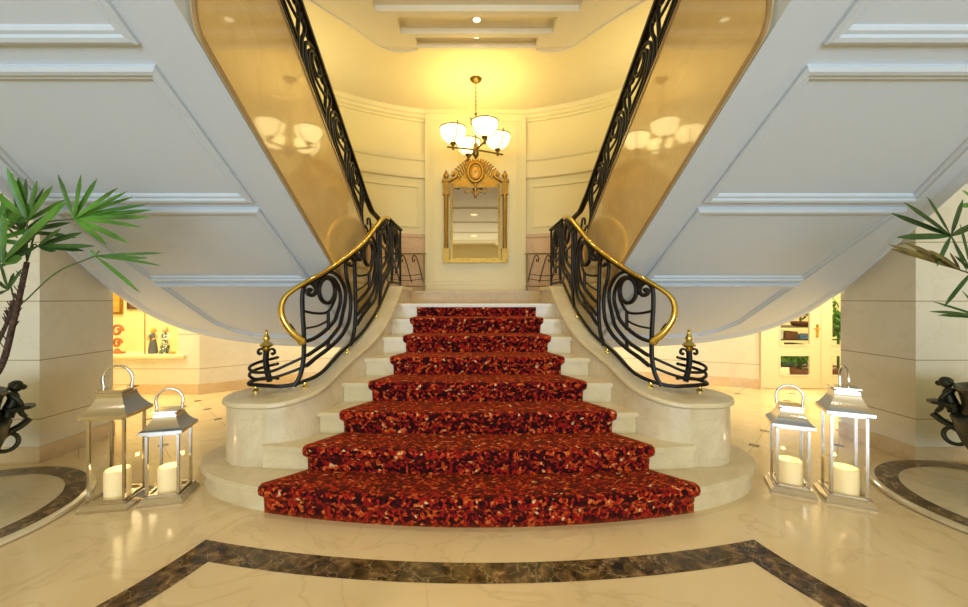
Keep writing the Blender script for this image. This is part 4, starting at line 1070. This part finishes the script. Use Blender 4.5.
fan(pl, (5, 225), 2.6, [(-8, 190), (2, 192), (30, 232), (18, 238), (-30, 215), (36, 216), (26, 205)], 0.012, M['leafdark'], c2)
fan(pl, (8, 290), 2.5, [(14, 272), (22, 268), (-10, 275), (-20, 300), (0, 262)], 0.012, M['leafdark'], c3)
fan(pl, (-45, 215), 2.5, [(-80, 160), (-60, 150), (-30, 155), (-10, 175), (-100, 190), (-105, 220), (-90, 245)], 0.017, M['leaf'], c2)
fan(pl, (-60, 260), 2.3, [(-100, 220), (-115, 250), (-110, 280), (-80, 300), (-40, 235), (-35, 290)], 0.016, M['leaf'], c2)
# right palm
pc = DC[1]
pr = thing('potted_palm', 'fan palm with a drying brown leaf growing in the right bronze urn', 'plant', (pc[0], pc[1], 0.77), 'urn palms')
d1 = at(985, 300, 2.5); d2 = at(1015, 250, 2.5)
trunk(pr, [(pc[0] - .12, pc[1] - .03, 0.77), at(1010, 360, 2.5), at(995, 325, 2.5), d1], 0.022)
trunk(pr, [(pc[0] - .02, pc[1] + .05, 0.775), at(1030, 350, 2.5), at(1022, 300, 2.5), d2], 0.026)
fan(pr, (951, 236), 2.40, [(927, 195), (904, 201), (891, 213), (897, 237), (937, 265), (963, 199), (980, 222), (967, 270)], 0.018, M['leafdark'], d1, (966, 262))
fan(pr, (960, 270), 2.44, [(888, 243), (891, 246), (905, 241), (915, 250), (929, 249), (940, 254), (950, 252)], 0.017, M['leafdead'], d1)
fan(pr, (972, 272), 2.38, [(944, 306), (960, 222), (985, 250), (955, 255)], 0.016, M['leafdark'], d1)
fan(pr, (985, 318), 2.46, [(933, 301), (929, 309), (938, 314), (962, 290), (1000, 280)], 0.010, M['leafdark'], d1)
fan(pr, (982, 204), 2.5, [(962, 190), (958, 206), (970, 180), (990, 165), (1010, 180), (1015, 210)], 0.014, M['leaf'], d2)
fan(pr, (1040, 215), 2.4, [(1000, 180), (1020, 160), (1050, 155), (1080, 175), (1090, 210), (1075, 245), (1010, 235)], 0.017, M['leaf'], d2)

# ================================================================== NICHE ORNAMENTS
nz = 0.575
def figurine(u, mats, h, label, skirt=False, Y=5.98):
    x = at(u, 350, Y).x
    f = thing('figurine', label, 'figurine', (x, Y, nz - 0.015), 'figurines in the lit niche'); z0 = nz - 0.015
    b = MB()
    b.lathe([(0.068, 0), (0.07, 0.02), (0.06, h * .3), (0.045, h * .5), (0.05, h * .62), (0.055, h * .70), (0.03, h * .76), (0.018, h * .79)] if not skirt else [(0.085, 0), (0.085, 0.02), (0.06, h * .3), (0.038, h * .52), (0.046, h * .64), (0.048, h * .72), (0.025, h * .77), (0.016, h * .80)], (x, Y, z0), 20, sy=0.75)
    b.build('dress', mats[0], f, 50)
    b = MB(); b.sphere((x, Y, z0 + h * .87), h * .085, 14); b.build('head', mats[1], f, 60)
    b = MB(); b.sphere((x, Y + .012, z0 + h * .895), h * .10, 12, (1, .8, 1)); b.sphere((x + .03, Y + .01, z0 + h * .85), h * .05, 10); b.build('hair', mats[2], f, 60)
    for q in (-1, 1):
        b = MB(); b.sweep(smooth_path([(x + q * .045, Y, z0 + h * .72), (x + q * .068, Y - .02, z0 + h * .6), (x + q * .03, Y - .055, z0 + h * .55)], 4), 0.013, 0.013, k=8, sq=False); b.build('arm', mats[3], f, 60)
figurine(153, (M['slate'], M['ochre'], M['ochre'], M['ochre']), 0.40, 'slate blue and ochre figurine standing in the lit niche', False)
figurine(165, (M['patterned'], M['skin'], M['ochre'], M['whitebox']), 0.41, 'figurine in a patterned dress at the right end of the lit niche', True)
x = at(172.5, 350, 5.95).x
b = MB(); b.lathe([(0.03, 0), (0.045, 0.012), (0.05, 0.03), (0.047, 0.03), (0.03, 0.008), (1e-5, 0.006)], (x, 5.95, 0.56), 20)
tag(b.build('small_dish', M['ochre'], None, 50), 'tiny ochre dish beside the patterned figurine', 'dish')
# carved ornament of two rings
x = at(117, 335, 5.95).x; cv = thing('carved_ornament', 'copper brown carved scroll ornament at the left of the lit niche', 'ornament', (x, 5.95, 0.56))
b = MB(); b.box(x - .09, x + .09, 5.90, 6.0, 0.56, 0.59); b.lathe([(0.05, 0.59), (0.03, .62), (.02, .64)], (x, 5.95, 0), 16); b.build('foot', M['terracotta'], cv)
for zc, r in ((0.72, 0.075), (0.91, 0.095)):
    b = MB(); b.sweep(smooth_path([(x + r * (1 - .07 * i) * math.cos(.75 * i), 5.95, zc + r * (1 - .07 * i) * math.sin(.75 * i)) for i in range(11)], 4), 0.02, 0.016, (0, 1, 0)); b.build('scroll', M['terracotta'], cv, 50)
# framed pictures on the back of the niche
for (u0, u1, v0, lab) in ((108, 123, 314, 'small gilt framed picture high in the niche, partly behind the pier'), (128, 148, 309, 'dark framed picture hanging high in the niche')):
    p0 = at(u0, v0, 6.24); p1 = at(u1, v0, 6.24)
    pf = thing('framed_picture', lab, 'picture', (p0.x, 6.235, p0.z), 'pictures in the niche')
    b = MB(); z1 = p0.z + 0.45; fw = 0.035
    b.box(p0.x, p1.x, 6.215, 6.249, p0.z, p0.z + fw); b.box(p0.x, p1.x, 6.215, 6.249, z1 - fw, z1); b.box(p0.x, p0.x + fw, 6.215, 6.249, p0.z + fw, z1 - fw); b.box(p1.x - fw, p1.x, 6.215, 6.249, p0.z + fw, z1 - fw)
    b.build('frame', M['gilt'] if u0 < 120 else M['dark'], pf)
    b = MB(); b.box(p0.x + fw, p1.x - fw, 6.232, 6.247, p0.z + fw, z1 - fw); b.build('print', M['ochre'] if u0 < 120 else M['brownbox'], pf)

# ================================================================== GLAZED DOOR (right) and the shop behind
DY = 6.04
def door_leaf(nm, x0, x1, px0, px1, label):
    d = struct(bpy.data.objects.new(nm, None), label, 'door'); COL.objects.link(d); d.location = (x0, DY, 0)
    b = MB(); T = 0.045
    for a in ((x0, px0, 0.01, 2.04), (px1, x1, 0.01, 2.04), (px0, px1, 0.01, 0.20), (px0, px1, 0.53, 0.67), (px0, px1, 1.94, 2.04)): b.box(a[0], a[1], DY, DY + T, a[2], a[3])
    b.build('frame', M['doorpaint'], d)
    for z0, z1 in ((0.20, 0.53), (0.67, 1.94)):
        b = MB(); b.box(px0, px1, DY + .018, DY + .026, z0, z1); b.build('pane', M['doorglass'], d)
        b = MB(); w = .018
        b.box(px0, px1, DY - .008, DY + .01, z0, z0 + w); b.box(px0, px1, DY - .008, DY + .01, z1 - w, z1); b.box(px0, px0 + w, DY - .008, DY + .01, z0 + w, z1 - w); b.box(px1 - w, px1, DY - .008, DY + .01, z0 + w, z1 - w)
        b.build('bead', M['doorpaint'], d)
    return d
d1_ = door_leaf('door_1', 4.445, 5.345, 4.70, 5.19, 'left leaf of the cream glazed double door')
d2_ = door_leaf('door_2', 5.352, 6.25, 5.50, 6.0, 'right leaf of the cream glazed double door, mostly behind the pier')
b = MB(); b.box(5.27, 5.31, DY - .006, DY, 0.80, 1.0); b.build('lock_plate', M['brass'], d1_)
b = MB(); b.sweep(smooth_path([(5.29, DY - .004, 0.94), (5.29, DY - .045, 0.94), (5.28, DY - .05, 0.935), (5.20, DY - .05, 0.935)], 4), 0.009, 0.009, k=8, sq=False); b.sphere((5.29, DY - .012, 0.85), 0.013, 10); b.build('handle', M['brass'], d1_, 50)
b = MB(); b.box(4.40, 4.445, DY - .03, DY + .08, 0, 2.1); b.box(6.25, 6.3, DY - .03, DY + .08, 0, 2.1); b.box(4.40, 6.3, DY - .03, DY + .08, 2.05, 2.12)
struct(b.build('trim_3', M['doorpaint']), 'cream door frame', 'door frame')
sh = thing('display_rack', 'dark metal display rack seen through the left door leaf', 'shelf', (5.6, 6.9, 0))
b = MB()
for x in (5.05, 6.25):
    for y in (6.72, 7.1): b.box(x - .012, x + .012, y - .012, y + .012, 0, 0.92)
b.build('upright', M['dark'], sh)
for z in (0.22, 0.45, 0.68, 0.90):
    b = MB(); b.box(5.04, 6.26, 6.71, 7.11, z, z + .018); b.build('shelf_board', M['dark'], sh)
random.seed(11)
mm = [('bluebox', 'blue'), ('tealbox', 'teal'), ('whitebox', 'white'), ('brownbox', 'brown')]
names = ['bottom', 'middle', 'third']
for zi, z in enumerate((0.238, 0.468, 0.698)):
    x = 5.09
    for k in range(4):
        w = random.uniform(0.15, 0.24); h = random.uniform(0.07, 0.16); mk, cn = mm[(k + zi) % 4]
        b = MB(); b.box(x, x + w, 6.75, 6.98, z + .002, z + h); b.box(x - .004, x + w + .004, 6.746, 6.984, z + h * .7, z + h + .004)
        tag(b.build('gift_box', M[mk]), '%s lidded box on the %s shelf of the display rack' % (cn, names[zi]), 'box', 'boxes on the display rack')
        x += w + 0.04
def bush(name, label, cat, c, r, mats, n, sz, sq, ph=0.24):
    random.seed(int(c[0] * 100)); t = thing(name, label, cat, (c[0], c[1], 0))
    b = MB(); b.lathe([(0.10, 0), (0.13, 0.02), (0.15, ph), (0.14, ph), (1e-5, ph - .02)], (c[0], c[1], c[2]), 20); b.build('pot', M['brownbox'], t, 40)
    b = MB()
    for i in range(n):
        a = random.uniform(0, 2 * PI); e = random.uniform(-.5, 1); q = random.uniform(.3, 1) * r
        p = Vector((c[0] + q * math.cos(a), c[1] + q * math.sin(a) * .8, c[2] + sq + e * sz * q))
        blade(b, p, p + Vector((random.uniform(-.1, .1), random.uniform(-.1, .1), random.uniform(-.08, .12))), 0.018, 0.1, 0)
    b.sweep([(c[0], c[1], c[2] + ph - .02), (c[0], c[1], c[2] + sq)], 0.012, 0.012); b.build('foliage', mats[0], t, 60, recalc=False)
    if len(mats) > 1:
        b = MB()
        for i in range(26):
            a = random.uniform(0, 2 * PI); e = random.uniform(0, 1); q = random.uniform(.4, 1) * r
            b.sphere((c[0] + q * math.cos(a), c[1] + q * math.sin(a) * .8, c[2] + sq + e * sz * q * .9), random.uniform(.025, .045), 8)
        b.build('blossoms', mats[1], t, 60)
bush('potted_shrub', 'green leafy shrub low behind the left door leaf', 'plant', (5.42, 6.5, 0), 0.22, (M['leaf'],), 240, 0.7, 0.40)
bush('flowering_plant', 'red flowers on top of the display rack behind the door', 'plant', (5.75, 6.9, 0.918), 0.27, (M['leafdark'], M['red']), 160, 0.6, 0.20, 0.08)
bush('flowering_plant', 'pink and red blooms standing low beside the rack upright', 'plant', (4.85, 6.95, 0), 0.2, (M['leafdark'], M['pink']), 140, 0.8, 0.95)
bush('bamboo_plant', 'tall yellow green leafy plant behind the right door leaf', 'plant', (5.98, 6.42, 0), 0.2, (M['leaf'],), 420, 2.6, 0.95)

# ================================================================== LIGHTS
def light(kind, name, loc, energy, color, rot=(0, 0, 0), size=0.3, sy=None, spot=None, blend=0.5):
    l = bpy.data.lights.new(name, kind); l.energy = energy; l.color = color
    if kind == 'AREA':
        l.size = size
        if sy: l.shape = 'RECTANGLE'; l.size_y = sy
    elif kind == 'SPOT':
        l.spot_size = spot; l.spot_blend = blend; l.shadow_soft_size = size
    else: l.shadow_soft_size = size
    o = bpy.data.objects.new(name, l); COL.objects.link(o); o.location = loc; o.rotation_euler = rot
    return o
WARM = (1.0, 0.87, 0.42); SOFT = (1.0, 0.92, 0.80); DAY = (0.62, 0.80, 1.0)
# daylight through the entrance opening behind the viewer
light('AREA', 'entrance_daylight', (0, -8.9, 1.6), 1150, DAY, (PI / 2, 0, 0), 9.6, 3.0)
# unseen hall ceiling spots, added to brighten the front floor
for x in (-4.5, -1.8, 1.8, 4.5):
    for y in (-4.5, -1.2):
        light('SPOT', 'hall_downlight', (x, y, SLAB - 0.03), 52, SOFT, (0, 0, 0), 0.1, spot=2.3, blend=0.8)
for y in (-1.2, -5.9): light('SPOT', 'hall_downlight', (0, y, SLAB + 0.07), 50, SOFT, (0, 0, 0), 0.1, spot=2.2, blend=0.8)  # this pair belongs to the hall ceiling lights seen in the mirror
for y in (4.135, 4.40): light('SPOT', 'coffer_downlight', (0, y, SLAB + 0.05), 30, SOFT, (0, 0, 0), 0.05, spot=1.6, blend=0.6)
light('SPOT', 'stair_downlight', (0, 2.6, SLAB - .03), 120, SOFT, (0, 0, 0), 0.08, spot=1.9, blend=0.7)
# chandelier lamps
for j in range(4):
    a = math.radians(-70 + 90 * j)
    light('POINT', 'chandelier_lamp', (CH[0] + .335 * math.cos(a), CH[1] + .335 * math.sin(a), 3.72), 5.5, WARM, size=0.06)
for s in (-1, 1): light('AREA', 'apse_fill', (s * 2.3, 4.6, 3.3), 18, WARM, (PI, 0, 0), 1.0)  # unseen uplights added to even out the apse ceiling, no fixture there
# warm lamps in the passages under the flights
for s in (-1, 1):
    light('AREA', 'passage_lamp', (s * 4.9, 5.0, 2.55), 120, (1.0, 0.86, 0.54), (0, 0, 0), 1.2)
    light('AREA', 'passage_lamp', (s * 2.4, 6.2, 1.25), 22, (1.0, 0.84, 0.50), (0, 0, 0), 0.7)
light('AREA', 'niche_lamp', (-5.2, 6.05, 1.97), 17, (1.0, 0.86, 0.55), (0, 0, 0), 1.6, 0.25)
light('AREA', 'shop_lamp', (5.5, 6.9, 2.5), 260, (1.0, 0.95, 0.88), (0, 0, 0), 1.2)
for f in flames: light('POINT', 'candle_flame', (f[0], f[1], f[2] + .02), 0.6, (1, .70, .36), size=0.015)

w = bpy.data.worlds.new('world'); SC.world = w; w.use_nodes = True
w.node_tree.nodes['Background'].inputs[0].default_value = (0.75, 0.85, 1.0, 1); w.node_tree.nodes['Background'].inputs[1].default_value = 1.0
SC.view_settings.view_transform = 'Standard'; SC.view_settings.look = 'None'; SC.view_settings.gamma = 1; SC.view_settings.use_curve_mapping = False
SC.view_settings.exposure = -0.45
SC.cycles.transparent_max_bounces = 24
